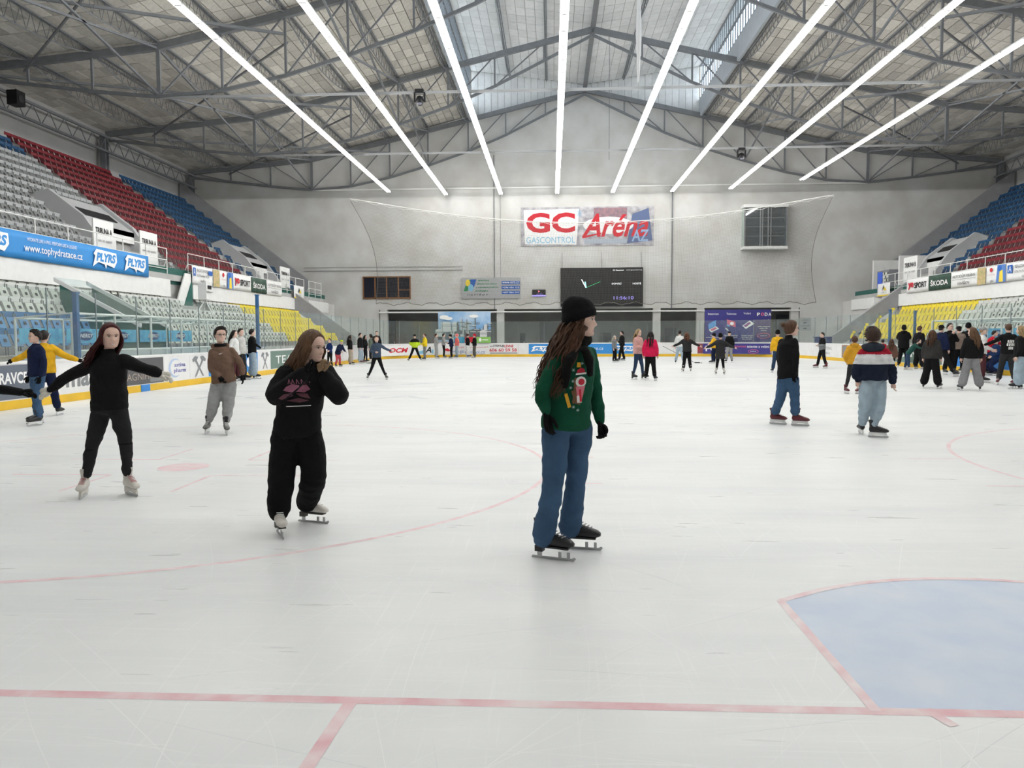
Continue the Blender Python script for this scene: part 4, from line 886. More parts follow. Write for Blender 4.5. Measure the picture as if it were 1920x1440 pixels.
# ---- bench shelters behind the side boards
M_TUBEW = mat('shelter_tube', (.70, .71, .69), .4); M_SHGL = glass('shelter_glass', (.86, .93, .91), .08, .10)
M_BANN = mat('energy_banner', (.06, .32, .60), .5, .8, 5, col2=(.16, .55, .78))
def shelter(s, y0, y1, label, posts, ban):
    xf, xb = stand_x(s, HALF+.55), stand_x(s, HALF+2.1); t = thing('bench_shelter', (xf, y0, 0), label, 'shelter')
    ztop = 2.25
    for x in (xf, xb): MB().tube([(x, y0, ztop if x == xf else ztop-.12), (x, y1, ztop if x == xf else ztop-.12)], .035, 6).build('top_rail', M_TUBEW, t)
    MB().tube([(xf, y0, 1.25), (xf, y1, 1.25)], .03, 6).build('mid_rail', M_TUBEW, t)
    n = posts
    for k in range(n+1):
        y = y0+(y1-y0)*k/n
        MB().tube([(xf, y, 0), (xf, y, ztop)], .035, 6).build('post', M_TUBEW, t); MB().tube([(xb, y, 0), (xb, y, ztop-.12)], .03, 6).build('post', M_TUBEW, t)
        MB().tube([(xf, y, ztop), (xb, y, ztop-.12)], .025, 6).build('roof_bar', M_TUBEW, t)
        if k < n:
            y2 = y0+(y1-y0)*(k+1)/n
            MB().add([(xf, y+.03, ztop), (xf, y2-.03, ztop), (xb, y2-.03, ztop-.12), (xb, y+.03, ztop-.12)], [(0, 1, 2, 3)]).build('roof_pane', M_SHGL, t)
            MB().span((xb-.01, y+.05, .5), (xb+.01, y2-.05, 1.25)).build('back_panel', mat('shelter_panel', (.55, .57, .56), .6, .1, 1.5), t)
    MB().span((stand_x(s, HALF+1.5), y0+.2, .42), (stand_x(s, HALF+1.95), y1-.2, .48)).build('bench_seat', M_BLUE, t)
    for k in range(n): 
        y = y0+(y1-y0)*(k+.5)/n; MB().span((stand_x(s, HALF+1.6), y-.05, 0), (stand_x(s, HALF+1.85), y+.05, .42)).build('bench_leg', M_STEEL, t)
    for k in range(ban):
        y = y0+(y1-y0)*(k+.04)/n; w = (y1-y0)/n*.9
        O = Vector((xb-s*.05, y if s < 0 else y+w, 1.45))
        r = sign('energy_banner', O, Y3 if s < 0 else -Y3, Z3, w, .42, M_BANN, [('o', .5, .5, .2, .34, mat('ink_navy', (.02, .06, .2), .5)), ('t', 'ENERGY', .5, .52, .42, .28, M_WHITE_INK, .3, .02)], parent=t, thick=.012)
    return t
shelter(-1, 19.5, 31.4, 'white tube bench shelter with glass roof and blue banners beside the red-haired skater', 6, 5)
shelter(1, 22.5, 37.6, 'white tube bench shelter with blue banners behind the crowd at the opposite boards', 8, 8)
# tunnel canopy through the lower seats
t = thing('tunnel_canopy', (stand_x(-1, 17.6), 25.9, 0), 'slanted glass canopy over a green stair tunnel in the lower seats', 'canopy')
A1 = [(stand_x(-1, 17.3), 2.1), (stand_x(-1, 20.4), 3.75), (stand_x(-1, 20.4), 3.6), (stand_x(-1, 17.3), 1.95)]
for y in (26.3, 28.2): MB().prism(A1, 1, y, y+.1).build('side_beam', M_WHITE, t); MB().prism([(stand_x(-1, 17.3), .1), (stand_x(-1, 20.2), .1), (stand_x(-1, 20.2), 3.6), (stand_x(-1, 17.3), 2.0)], 1, y+.02, y+.08).build('side_wall', M_GREEN, t)
MB().add([(stand_x(-1, 17.3), 26.35, 2.1), (stand_x(-1, 17.3), 28.25, 2.1), (stand_x(-1, 20.4), 28.25, 3.75), (stand_x(-1, 20.4), 26.35, 3.75)], [(0, 1, 2, 3)]).build('roof_pane', M_SHGL, t)
# camera box on a tripod stand
p = at(385, 565, x=stand_x(-1, 19.0)); t = thing('camera_stand', (p.x, p.y, 2.05), 'white camera box on a tubular tripod among the grey seats', 'camera stand')
zc = p.z+.08
MB().span((p.x-.2, p.y-.3, zc), (p.x+.2, p.y+.3, zc+.75)).build('housing', M_WHITE, t)
MB().span((p.x+.2, p.y-.17, zc+.48), (p.x+.24, p.y+.17, zc+.65)).build('lens_window', M_BLACK, t); MB().span((p.x+.19, p.y-.3, zc+.36), (p.x+.32, p.y+.3, zc+.4)).build('shelf', M_WHITE, t)
for dx, dy in ((-.5, -.7), (.6, 0), (-.5, .7)): MB().tube([(p.x, p.y, zc), (p.x+dx, p.y+dy, 2.1)], .03, 6).build('leg', M_RAIL, t)
# vending machine on the opposite walkway, far end
x = stand_x(1, 23.0); y = 60.2
t = thing('vending_machine', (x, y, 4.75), 'dark vending machine with a blue screen in the far corner of the walkway', 'vending machine')
MB().span((x, y, 4.75), (x+.8, y+2.1, 6.6)).build('cabinet', mat('machine_grey', (.22, .23, .25), .4), t)
MB().span((x-.03, y+1.15, 4.9), (x, y+1.95, 6.5)).build('screen', mat('screen_blue', (.03, .08, .4), .3, emit=.6), t)
for k in range(6):
    for j in range(5): MB().span((x-.03, y+.1+j*.19, 4.95+k*.26), (x, y+.24+j*.19, 5.12+k*.26)).build('snack_slot', mat('slot_%d' % ((k*5+j) % 3), [(.7, .72, .6), (.05, .06, .05), (.75, .74, .72)][(k*5+j) % 3], .4), t)
b = MB(); b.span((stand_x(1, 23.6), 59.8, 4.75), (stand_x(1, 25.9), 60.0, 7.6)); b.span((stand_x(1, 23.2), 63.5, 4.75), (stand_x(1, 25.9), 63.75, 7.6)); b.build('wall_kiosk', M_WHITE, kind='structure', label='white kiosk wall behind the vending machine')
# moving head lights, hung banner, cables
for px, py, Y, lb in ((787, 187, 40.0, 'black moving-head spotlight hung from the roof truss two bays from the end wall'), (1390, 292, 53.0, 'black moving-head spotlight hung near the bay window')):
    p = at(px, py, y=Y); p.z = min(p.z, 14.0); t = thing('moving_head_light', (p.x, p.y, p.z), lb, 'spotlight')
    MB().span((p.x-.22, p.y-.2, p.z+.32), (p.x+.22, p.y+.2, p.z+.5)).build('base', M_BLACK, t)
    for sx in (-1, 1): MB().span((p.x+sx*.26-.04, p.y-.08, p.z-.12), (p.x+sx*.26+.04, p.y+.08, p.z+.36)).build('yoke_arm', M_BLACK, t)
    MB().ball((p.x, p.y, p.z-.05), (.21, .2, .26), 12, 9).build('lamp_head', M_BLACK, t, smooth=True); MB().ball((p.x, p.y-.1, p.z-.22), (.13, .1, .08), 10, 5).build('lens', mat('lens_glass', (.2, .2, .25), .1), t, smooth=True)
    MB().bar((p.x, p.y, p.z+.5), (p.x, p.y, 14.22), .05).build('clamp', M_BLACK, t)
p = at(1197, 155, y=40.0)
t = thing('ceiling_streamer', (p.x, 40.0, p.z), 'folded white streamer hanging from the roof below the lantern', 'streamer')
rings = []
for i in range(12):
    z = p.z+(20.8-p.z)*i/11; w = .16 if i else .04; a = .5+.35*math.sin(i*1.1); rings.append([Vector((p.x+w*math.cos(a)*q[0]-.05*q[1]*math.sin(a), 40+w*math.sin(a)*q[0]+.05*q[1]*math.cos(a), z)) for q in ((-1, -.4), (-.3, .5), (.3, -.5), (1, .4), (.3, .1), (-.3, .9))])
MB().loft(rings).build('folded_cloth', M_CLOTH, t); MB().bar((p.x, 40, 20.8), (p.x, 40, 21.9), .02).build('hanging_cord', M_STEEL, t)
pipe('hanging_cable', [at(1142, 300, y=53), (at(1142, 300, y=53).x, 53, 21.8)], .02, M_STEEL, 'thin dark cable hanging from the roof beside the streamer', 'cable')
# bench and boxes behind the far right glass
for (px, w, lb) in ((1585, 3.2, 'dark blue bench crate behind the glass in the far corner'), (1560, 1.4, 'lower dark blue crate behind the glass in the far corner')):
    p = at(px, 640, y=56.5); p.x += (1.0 if w > 2 else -1.5); t = thing('blue_crate', (p.x+1.2, 56.5, 0), lb, 'crate')
    h_ = 1.75 if w > 2 else 1.4; ox = p.x+1.2
    MB().span((ox-w/2, 56.3, -.05), (ox+w/2, 57.3, h_)).build('box', mat('crate_blue', (.03, .05, .18), .5), t); MB().span((ox-w/2-.05, 56.25, h_), (ox+w/2+.05, 57.35, h_+.08)).build('lid', MATS['crate_blue'], t)

p = at(30, 183, x=uu(33.2, -1)); t = thing('loudspeaker', p, 'black loudspeaker box fixed under the eaves girder', 'loudspeaker')
MB().span((p.x-.3, p.y-.35, p.z-.45), (p.x+.3, p.y+.35, p.z+.35)).build('cabinet', M_BLACK, t); MB().tube([(p.x+.3, p.y, p.z-.1), (p.x+.33, p.y, p.z-.1)], .22, 14).build('cone', mat('cone_grey', (.05, .05, .055), .7), t); MB().bar((p.x, p.y, p.z+.35), (p.x, p.y, max(p.z+.5, 14.5)), .06).build('bracket', M_STEEL, t)
# ================================================================== PEOPLE: builder
M_SKIN = mat('skin', (.70, .475, .385), .55, .08, 25, spec=.3); M_LIP = mat('lips', (.60, .31, .29), .45); M_EYEW = mat('eye_white', (.75, .74, .72), .3); M_IRIS = mat('iris', (.05, .035, .03), .25); M_TEETH = mat('teeth', (.80, .78, .74), .3)
BODYM = [M_SKIN, M_LIP, M_EYEW, M_IRIS, None, M_TEETH]
def fabric(key, col, rough=.85):
    return mat('fabric_'+key, col, rough, .22, 9.0, .5, 26.0, spec=.15)
def hairmat(key, col): return mat('hair_'+key, col, .5, .55, 6.0, .5, 40, spec=.3, stretch=(6, 6, .7))
def smooth_pts(pts, k=4):
    """Catmull-Rom through points"""
    P = [Vector(p) for p in pts]; out = []
    Q = [P[0]*2-P[1]]+P+[P[-1]*2-P[-2]]
    for i in range(1, len(Q)-2):
        for j in range(k):
            t = j/k; a, b_, c, d = Q[i-1], Q[i], Q[i+1], Q[i+2]
            out.append(.5*((2*b_)+(c-a)*t+(2*a-5*b_+4*c-d)*t*t+(3*b_-a-3*c+d)*t**3))
    out.append(P[-1]); return out
def lerp_list(L, n):
    r = []
    for i in range(n):
        t = i/(n-1)*(len(L)-1); k = min(int(t), len(L)-2); r.append(L[k]+(L[k+1]-L[k])*(t-k))
    return r
def limb(b, pts, rad, k=5, n=12, soft=True):
    P = smooth_pts(pts, k) if soft else [Vector(p) for p in pts]; b.tube(P, lerp_list(rad, len(P)), n)
    b.ball(P[0], rad[0]*.98, n, 7); b.ball(P[-1], rad[-1]*.9, n, 7)
QUEUE = []
def soft_mesh(name, b, voxel, m, parent, iters=4, fold=0, post=None, fseed=0, label=None):
    o = b.build(name, m, parent); 
    md = o.modifiers.new('r', 'REMESH'); md.mode = 'VOXEL'; md.voxel_size = voxel
    ms = o.modifiers.new('s', 'SMOOTH'); ms.factor = .5; ms.iterations = iters
    QUEUE.append((o, fold, post, fseed)); 
    if label: o['label'] = label
    return o
def flush_soft():
    dg = bpy.context.evaluated_depsgraph_get(); dg.update()
    res = [(o, bpy.data.meshes.new_from_object(o.evaluated_get(dg)), f, p, s) for o, f, p, s in QUEUE]
    for o, me, fold, post, seed in res:
        o.modifiers.clear(); old = o.data; o.data = me; me.name = o.name; bpy.data.meshes.remove(old)
        if fold:
            nn = [v.normal.copy() for v in me.vertices]; sd = Vector((seed*3.1, seed*1.7, seed))
            for v, n in zip(me.vertices, nn):
                c = v.co; q = Vector((c.x*6, c.y*6, c.z*11))+sd
                h = noise.noise(q)*.7+noise.noise(q*2.1)*.35
                rg = 1-abs(noise.noise(Vector((c.x*5+c.z*4, c.y*5-c.z*3, c.z*9))+sd*2))*2
                v.co = c+n*fold*(h+.6*max(0, rg)-.25)
        me.polygons.foreach_set('use_smooth', [True]*len(me.polygons))
        if post: post(o, me)
    QUEUE.clear()
# ---- head: ring loft with face relief
def head_geo(ns=22, nr=20, smile=0):
    """local: centre at eye level between the ears, face toward -Y, chin to crown .225 high"""
    W = [(-.112, .022), (-.104, .042), (-.09, .056), (-.06, .067), (-.03, .074), (0, .078), (.03, .080), (.06, .076), (.085, .061), (.105, .034), (.113, .004)]
    Fp = [(-.112, .062), (-.104, .085), (-.09, .090), (-.075, .087), (-.06, .090), (-.045, .092), (-.02, .093), (0, .090), (.02, .096), (.045, .096), (.07, .085), (.09, .062), (.105, .03), (.113, .002)]
    Bp = [(-.112, .0), (-.104, .01), (-.09, .035), (-.06, .065), (-.03, .085), (0, .096), (.03, .1), (.06, .093), (.085, .073), (.105, .038), (.113, .002)]
    vs = []; fs = []; ms = []
    for i in range(nr):
        t = i/(nr-1); z = -.112+.225*(t*.86+.14*(.5-.5*math.cos(PI*t)))
        w, f, bk = interp(W, z), interp(Fp, z), interp(Bp, z)
        for k in range(ns):
            a = 2*PI*k/ns; ca, sa = math.cos(a), math.sin(a)    # a=-90deg faces front
            x = w*math.copysign(abs(ca)**.85, ca); y = (f if sa < 0 else bk)*math.copysign(abs(sa)**.9, sa)
            if sa < 0:
                g = lambda x0, z0, sx, sz: math.exp(-((x-x0)/sx)**2-((z-z0)/sz)**2)
                y -= .019*g(0, -.034, .013, .013)+.011*g(0, -.012, .009, .022)+.006*(g(.018, -.04, .008, .008)+g(-.018, -.04, .008, .008))
                y += .011*(g(.031, .002, .017, .012)+g(-.031, .002, .017, .012))
                y -= .006*(g(.03, .019, .02, .007)+g(-.03, .019, .02, .007))
                y -= .006*g(0, -.068, .022, .006)+.006*g(0, -.079, .018, .006)-.004*g(0, -.0735, .024, .003)
                y -= .006*g(0, -.099, .02, .012)+.004*(g(.042, -.035, .018, .02)+g(-.042, -.035, .018, .02))
            vs.append((x, y, z))
    for i in range(nr-1):
        for k in range(ns):
            a, c = i*ns+k, i*ns+(k+1) % ns; fs.append((a, c, c+ns, a+ns))
            cx = (vs[a][0]+vs[c][0])/2; cz = (vs[a][2]+vs[a+ns][2])/2; cy = vs[a][1]
            wl = .021+(.006 if smile else 0); zc = -.0735+(abs(cx)/.03)**2*.005*smile
            ms.append(1 if cy < -.06 and abs(cx) < wl and abs(cz-zc) < .0085*(1-(cx/wl)**2*.6) else 0)
    fs.append(tuple(range(ns))[::-1]); fs.append(tuple((nr-1)*ns+k for k in range(ns))); ms += [0, 0]
    b = MB(); b.v = vs; b.f = fs; b.m = ms
    for sx in (-1, 1):
        b.ball((sx*.031, -.078, .001), (.0135, .0105, .0062), 10, 6, 2); b.ball((sx*.031, -.0865, .001), (.0062, .004, .0058), 8, 5, 3)
        b.tube([(sx*.017, -.0875, .003), (sx*.024, -.0905, .0075), (sx*.034, -.089, .0082), (sx*.046, -.0825, .004)], [.0012, .0022, .0024, .0014], 5, 3)
        b.tube([(sx*.014, -.0955, .017), (sx*.028, -.0975, .0225), (sx*.044, -.0875, .020), (sx*.05, -.082, .016)], [.0016, .0026, .0024, .001], 5, 4)
        b.ball((sx*.076, .008, -.008), (.009, .018, .03), 8, 7, 0)
    if smile: b.tube([(-.02, -.0915, -.0690), (-.01, -.0965, -.0728), (.01, -.0965, -.0728), (.02, -.0915, -.0690)], [.002, .0038, .0038, .002], 5, 5)
    return b
# ---- hand: palm, four fingers and a thumb; wrist at origin, fingers toward -Z, thumb toward +X, palm facing +Y
def hand_geo(curl=.35, fat=1.0, n=6):
    b = MB(); b.tube([(0, 0, .012), (0, 0, -.03), (0, 0, -.06), (.0, 0, -.088)], [.026*fat, .034*fat, .040*fat, .036*fat], 10, flat=.5)
    for x, L, r in ((.028, .072, .0088), (.0095, .080, .0092), (-.0095, .075, .0088), (-.027, .060, .0078)):
        p = Vector((x, 0, -.08)); pts = [p+Vector((0, 0, .03)), p.copy()]; a = curl*.5
        for q in (.45, .3, .25):
            p = p+Vector((x*.04, math.sin(a)*L*q, -math.cos(a)*L*q)); pts.append(p.copy()); a += curl*1.3
        b.tube(pts, [r*fat, r*fat, r*fat*.97, r*fat*.9, r*fat*.62], n)
    p = Vector((.024, .004, -.03)); pts = [p.copy()]; a = .75
    for q in (.034, .03, .024): p = p+Vector((math.sin(a)*q, .010*curl*2, -math.cos(a)*q)); pts.append(p.copy()); a -= .3
    b.tube(pts, [.0125*fat, .0115*fat, .010*fat, .007*fat], n); return b
_hands = {}
def hand_mesh(curl, fat, m, hi):
    k = (curl, fat, m.name, hi)
    if k not in _hands:
        g = hand_geo(curl, fat, 8 if hi else 5); me = g.mesh('hand', m, True)
        _hands[k] = me
    return _hands[k]
def frame(zdir, xhint):
    z = Vector(zdir).normalized(); x = Vector(xhint); x = x-z*x.dot(z)
    x = x.normalized() if x.length > 1e-4 else z.orthogonal().normalized(); y = z.cross(x)
    return Matrix(((x.x, y.x, z.x), (x.y, y.y, z.y), (x.z, y.z, z.z)))
# ---- skates: toe toward -Y, ankle above origin, blade edge at z=0
_sk = {}
def skate_parts(kind, mats, hi):
    key = (kind, tuple(m.name for m in mats), hi)
    if key in _sk: return _sk[key]
    N = 14 if hi else 8; boot = MB(); holder = MB(); blade = MB(); lace = MB()
    zs = .095 if kind == 'figure' else .085
    def ring(y, z0, z1, w): return [Vector((w*math.cos(2*PI*k/N), y, (z0+z1)/2+(z1-z0)/2*math.sin(2*PI*k/N))) for k in range(N)]
    boot.loft([ring(.085, zs+.03, zs+.07, .022), ring(.07, zs, zs+.10, .036), ring(.03, zs, zs+.115, .042), ring(-.03, zs, zs+.105, .043), ring(-.09, zs, zs+.085, .046), ring(-.14, zs, zs+.07, .048), ring(-.18, zs+.002, zs+.058, .042), ring(-.205, zs+.012, zs+.038, .022)])
    boot.loft([[Vector((.042*math.cos(2*PI*k/N)*q, .035+.055*math.sin(2*PI*k/N)*q+dy, z)) for k in range(N)] for z, q, dy in ((zs+.03, .85, 0), (zs+.09, .92, -.004), (zs+.14, .95, -.004), (zs+.185, 1.08, .0), (zs+.19, .85, 0))])
    trim = MB(); trim.loft([[Vector((.046*math.cos(2*PI*k/N)*q, .035+.06*math.sin(2*PI*k/N)*q, z)) for k in range(N)] for z, q in ((zs+.165, 1.0), (zs+.195, 1.1), (zs+.2, .8))])
    tongue = MB(); tongue.box((0, -.028, zs+.165), (.05, .018, .11), 0, X3, Vector((0, .96, .28)), Vector((0, -.28, .96)))
    if kind == 'figure':
        holder.box((0, .055, zs-.022), (.05, .06, .044)); holder.box((0, -.06, zs-.006), (.06, .22, .012))
        blade.prism([(.12, .0), (-.205, .0), (-.222, .018), (-.21, .03), (-.19, .018), (.11, .016)], 0, -.002, .002)
        for y in (.055, -.1, -.165): blade.box((0, y, .033), (.008, .035 if y > 0 else .022, .05))
    else:
        holder.prism([(.09, zs), (-.17, zs), (-.19, .03), (-.16, .028), (-.11, .045), (-.02, .045), (.04, .028), (.09, .028)], 0, -.012, .012)
        blade.prism([(.10, .008), (.08, 0), (-.18, 0), (-.205, .012), (-.2, .032), (.1, .032)], 0, -.0025, .0025)
    for i in range(5 if hi else 3):
        y = -.035-.022*i*(1 if hi else 1.7); z = zs+.115-.011*i*(1 if hi else 1.7)
        lace.bar((-.028, y, z+.002), (.028, y-.012, z+.002), .007, .006)
    r = [boot.mesh('boot', mats[0], True), holder.mesh('blade_holder', mats[1]), blade.mesh('blade', mats[2]), lace.mesh('laces', mats[3]), trim.mesh('cuff', mats[4], True), tongue.mesh('tongue', mats[4])]
    _sk[key] = r; return r
M_BLADE = mat('blade_steel', (.45, .46, .47), .3, metal=.7); M_HOLD = mat('holder_white', (.72, .73, .73), .35); M_LACE = mat('lace_white', (.7, .7, .68), .7); M_LACEG = mat('lace_grey', (.32, .32, .33), .7)
M_BB = mat('boot_black', (.015, .015, .017), .4); M_BW = mat('boot_white', (.66, .63, .58), .45, .12, 9); M_BR = mat('boot_maroon', (.13, .015, .025), .4, .3, 8); M_BG = mat('boot_grey', (.22, .22, .21), .5, .5, 9, col2=(.04, .04, .04)); M_SOLE = mat('sole_dark', (.05, .045, .04), .5)
SK = {'fb': ('figure', [M_BB, M_BB, M_BLADE, M_LACEG, M_BB]), 'fw': ('figure', [M_BW, M_SOLE, M_BLADE, M_LACE, M_BW]), 'hb': ('hockey', [M_BB, M_HOLD, M_BLADE, M_LACEG, M_BB]), 'hw': ('hockey', [M_BW, M_BW, M_BLADE, mat('lace_pink', (.5, .18, .2), .6), M_BW]), 'hr': ('hockey', [M_BR, M_HOLD, M_BLADE, M_LACE, M_BR]), 'hg': ('hockey', [M_BG, M_HOLD, M_BLADE, M_LACE, M_BB])}
# ---- hair
HA, HB, HC, HO = .084, .102, .117, Vector((0, .004, .004))
def cap_geo(b, hairline, th=.012, na=28, ne=10, seed=0, tuft=.004):
    rings = []
    for j in range(ne+1):
        ring = []
        for i in range(na):
            az = 2*PI*i/na                        # 0 = face direction
            e0 = hairline(az if az <= PI else 2*PI-az); e = e0+(PI/2-e0)*(j/ne)
            t = th*(.35 if j == 0 else 1)+tuft*noise.noise(Vector((math.cos(az)*3+seed, math.sin(az)*3, j*.9)))
            d = Vector((math.sin(az)*math.cos(e), -math.cos(az)*math.cos(e), math.sin(e)))
            ring.append(HO+Vector((d.x*(HA+t), d.y*(HB+t), d.z*(HC+t))))
        rings.append(ring)
    b.loft(rings)
def hl_short(a): 
    a = math.degrees(a); return math.radians(interp([(0, 44), (30, 40), (55, 28), (72, 2), (85, 6), (100, 2), (115, -26), (180, -36)], a))
def hl_long(a):
    a = math.degrees(a); return math.radians(interp([(0, 50), (18, 46), (40, 34), (58, 6), (72, -30), (100, -45), (180, -52)], a))
def strands(b, roots, tipfun, rad, seg=9, wav=.01, n=5, seed=1):
    rr = random.Random(seed)
    for r in roots:
        P = tipfun(r, rr); pts = smooth_pts(P, 4); ph = rr.uniform(0, 6); f = rr.uniform(1.4, 2.4)
        K = len(pts); q = [p+Vector((math.sin(ph+i*f*.55), math.cos(ph*1.7+i*f*.5), 0))*wav*(i/K) for i, p in enumerate(pts)]
        b.tube(q, [rad*(1 if i < K*.6 else max(.12, 1-(i-K*.6)/(K*.4)))*rr.uniform(.85, 1.1) for i in range(K)], n, flat=.55)
# ---- joints
def from_pixels(J, Y0):
    out = {}
    for k, v in J.items():
        out[k] = at(v[0], v[1], y=Y0+(v[2] if len(v) > 2 else 0))
    return out
def generic(px, py, top, face, stance=.22, stride=0, arms='down', lean=0, crouch=0, armb=None, twist=0):
    g = at(px, py, z=0); H = at(px, top, y=g.y).z; k = H/1.80; a = math.radians(face)+math.atan2(-g.x, g.y)
    Fv = Vector((math.sin(a), -math.cos(a), 0)); Lv = Vector((math.cos(a), math.sin(a), 0))   # Lv: the person's left
    up = lambda s, f, z: g+(Lv*s+Fv*f)*k+Z3*(z*k)
    ln = lambda z: lean*max(0, z-.9)
    J = {'pelvis': up(0, ln(.98), .98-crouch), 'chest': up(0, ln(1.32), 1.32-crouch), 'neck': up(0, ln(1.53), 1.53-crouch), 'head': up(0, ln(1.68)+.015, 1.685-crouch)}
    for sd, sg in (('b', 1), ('a', -1)):
        st = stride*sg
        J['h'+sd] = up(sg*.085, ln(.95), .95-crouch); J['k'+sd] = up(sg*(.07+stance*.22), st*.55+.03+crouch*.8, .53-crouch*.45); J['n'+sd] = up(sg*(.06+stance*.5), st, .135)
        J['s'+sd] = up(sg*.165, ln(1.46), 1.455-crouch)
        m = armb if (sd == 'b' and armb) else arms; zz = 1.455-crouch; l0 = ln(1.46)
        E, Wr = {'down': ((.235, -.03, -.27), (.25, .05, -.52)), 'out': ((.38, .0, -.17), (.60, .06, -.26)), 'wide': ((.42, 0, -.08), (.68, .04, -.1)), 'front': ((.22, .05, -.27), (.07, .24, -.30)), 'pocket': ((.27, -.06, -.26), (.19, .1, -.47)), 'mouth': ((.24, .1, -.25), (.05, .17, -.02)), 'reach': ((.22, .2, -.16), (.16, .45, -.16)), 'hip': ((.33, -.04, -.24), (.17, .06, -.40)), 'fwd': ((.23, .06, -.26), (.2, .27, -.38))}[m]
        J['e'+sd] = up(sg*E[0], E[1]+l0, zz+E[2]); J['w'+sd] = up(sg*Wr[0], Wr[1]+l0, zz+Wr[2])
    return J, k, Fv
PANTS = {'slim': (.098, .084, .066, .058, .046), 'straight': (.108, .096, .082, .078, .076), 'wide': (.118, .115, .112, .118, .122), 'jogger': (.118, .112, .098, .086, .06), 'baggy': (.125, .122, .112, .108, .10), 'flare': (.105, .090, .074, .080, .090)}
TOPS = {'slim': (.0, .040), 'sweater': (.022, .055), 'jacket': (.04, .066), 'puffer': (.06, .082)}
def person(label, J, k, Fv, top, pants, hair, skate, hd=None, feet=(0, 0), glove=None, hat=None, hood=None, coat=0, vox=.024, hi=False, smile=0, curl=(.35, .35), extra=None, hem=-.10, gl_fat=1.12, head_pitch=0, topname='sweater', pantname='trousers', bw=1.0, ext_hair=None, footlift=(0, 0), sleeve=1.0, toppost=None, fold=None, cuff=.07, hstyle=None, toes=None, root=None, headk=1.05, collar=0, wave=.014):
    """J world joints (a: image left or the person's right, b: the other); Fv body facing; hd head facing; top=(style,mat) pants=(style,mat) hair=(style,mat)"""
    hd = Vector(hd) if hd is not None else Fv.copy(); hd.normalize()
    fmid = (J['na']+J['nb'])/2; g = Vector((fmid.x, fmid.y, 0)) if root is None else Vector(root)
    t = thing('person', g, label, 'person')
    spine = (J['neck']-J['pelvis']); hipw = (J['hb']-J['ha']); shw = (J['sb']-J['sa'])
    def axis(q):
        v = hipw.normalized().lerp(shw.normalized(), q)
        if v.length < 1e-3: v = shw
        return v.normalized()
    cpt = smooth_pts([J['pelvis'], J['chest'], J['neck']], 8)
    def spt(q):
        if q < 0: return J['pelvis']+(cpt[1]-cpt[0]).normalized()*q*spine.length
        i = q*(len(cpt)-1); a_ = min(int(i), len(cpt)-2); return cpt[a_].lerp(cpt[a_+1], i-a_)
    def torso(b, levels, n=18):
        rings = []
        for q, w, d in levels:
            c = spt(q); u = axis(max(0, min(1, q))); v = u.cross(spine.normalized()).normalized()
            rings.append([c+u*(w*k*bw*math.copysign(abs(math.cos(2*PI*i/n))**.85, math.cos(2*PI*i/n)))+v*(d*k*math.sin(2*PI*i/n)) for i in range(n)])
        b.loft(rings)
    # body
    b = MB(); torso(b, [(-.18, .08, .06), (-.08, .125, .085), (.08, .120, .082), (.25, .105, .075), (.5, .118, .082), (.72, .125, .08), (.88, .10, .06), (.97, .055, .05)], 14)
    HK = k*headk
    HM = frame(Z3, X3); yv = -hd; hz = Vector((0, 0, 1)); xh = yv.cross(hz).normalized(); 
    Rm = Matrix(((xh.x, yv.x, 0), (xh.y, yv.y, 0), (xh.z, yv.z, 1))); Rm = Rm@Matrix.Rotation(head_pitch, 3, 'X')
    headc = J['head']; nb_ = headc+Rm@Vector((0, .022, -.07))*HK
    b.tube([J['neck']-Z3*.04*k, J['neck'].lerp(nb_, .5), nb_], [.06*k, .053*k, .05*k], 12)
    for sd in 'ab':
        limb(b, [J['s'+sd], J['e'+sd], J['w'+sd]], [.034*k, .032*k, .03*k, .028*k, .023*k], 5, 10)
        limb(b, [J['h'+sd], J['k'+sd], J['n'+sd]], [.068*k, .056*k, .04*k, .036*k, .028*k], 5, 10)
    bm_ = [M_SKIN, M_LIP, M_EYEW, M_IRIS, hair[1] if hair else M_IRIS, M_TEETH]
    hg = head_geo(44 if hi else 20, 46 if hi else 18, smile); hv = [headc+Rm@(Vector(v)*HK)-g for v in hg.v]
    hands = []
    for i, sd in enumerate('ab'):
        fd = (J['w'+sd]-J['e'+sd]).normalized(); sgn = 1 if sd == 'b' else -1
        if 'p'+sd in J: fd = (J['p'+sd]-J['w'+sd]).normalized()
        M3 = frame(-fd, Fv if abs(fd.dot(Fv)) < .85 else Z3)
        if sd == 'b': M3 = M3@Matrix(((1, 0, 0), (0, -1, 0), (0, 0, 1)))
        sc = k*1.02
        if glove and not (isinstance(glove, tuple) and glove[i] is None):
            gm = glove[i] if isinstance(glove, tuple) else glove
            o = place('glove', hand_mesh(curl[i], gl_fat, gm, hi), t, Matrix.Translation(J['w'+sd]-g)@(M3*sc).to_4x4())
        else: hands.append((M3*sc, J['w'+sd]-g, curl[i]))
    def post(o, me):
        vs = [v.co.copy() for v in me.vertices]; fs = [tuple(p.vertices) for p in me.polygons]; ms = [0]*len(fs)
        base = len(vs); vs += hv; fs += [tuple(base+i for i in f) for f in hg.f]; ms += hg.m
        for M_, T_, cu in hands:
            h = hand_geo(cu, 1.0, 8 if hi else 5); base = len(vs); vs += [M_@Vector(v)+T_ for v in h.v]; fs += [tuple(base+i for i in f) for f in h.f]; ms += [0]*len(h.f)
        n = bpy.data.meshes.new('body'); n.from_pydata(vs, [], fs)
        for q in bm_: n.materials.append(q)
        n.polygons.foreach_set('material_index', ms); n.polygons.foreach_set('use_smooth', [True]*len(fs)); o.data = n
    soft_mesh('body', b, max(.016, vox*.85) if not hi else .012, M_SKIN, t, 3, 0, post)
    # trousers
    st = PANTS[pants[0]]; b = MB()
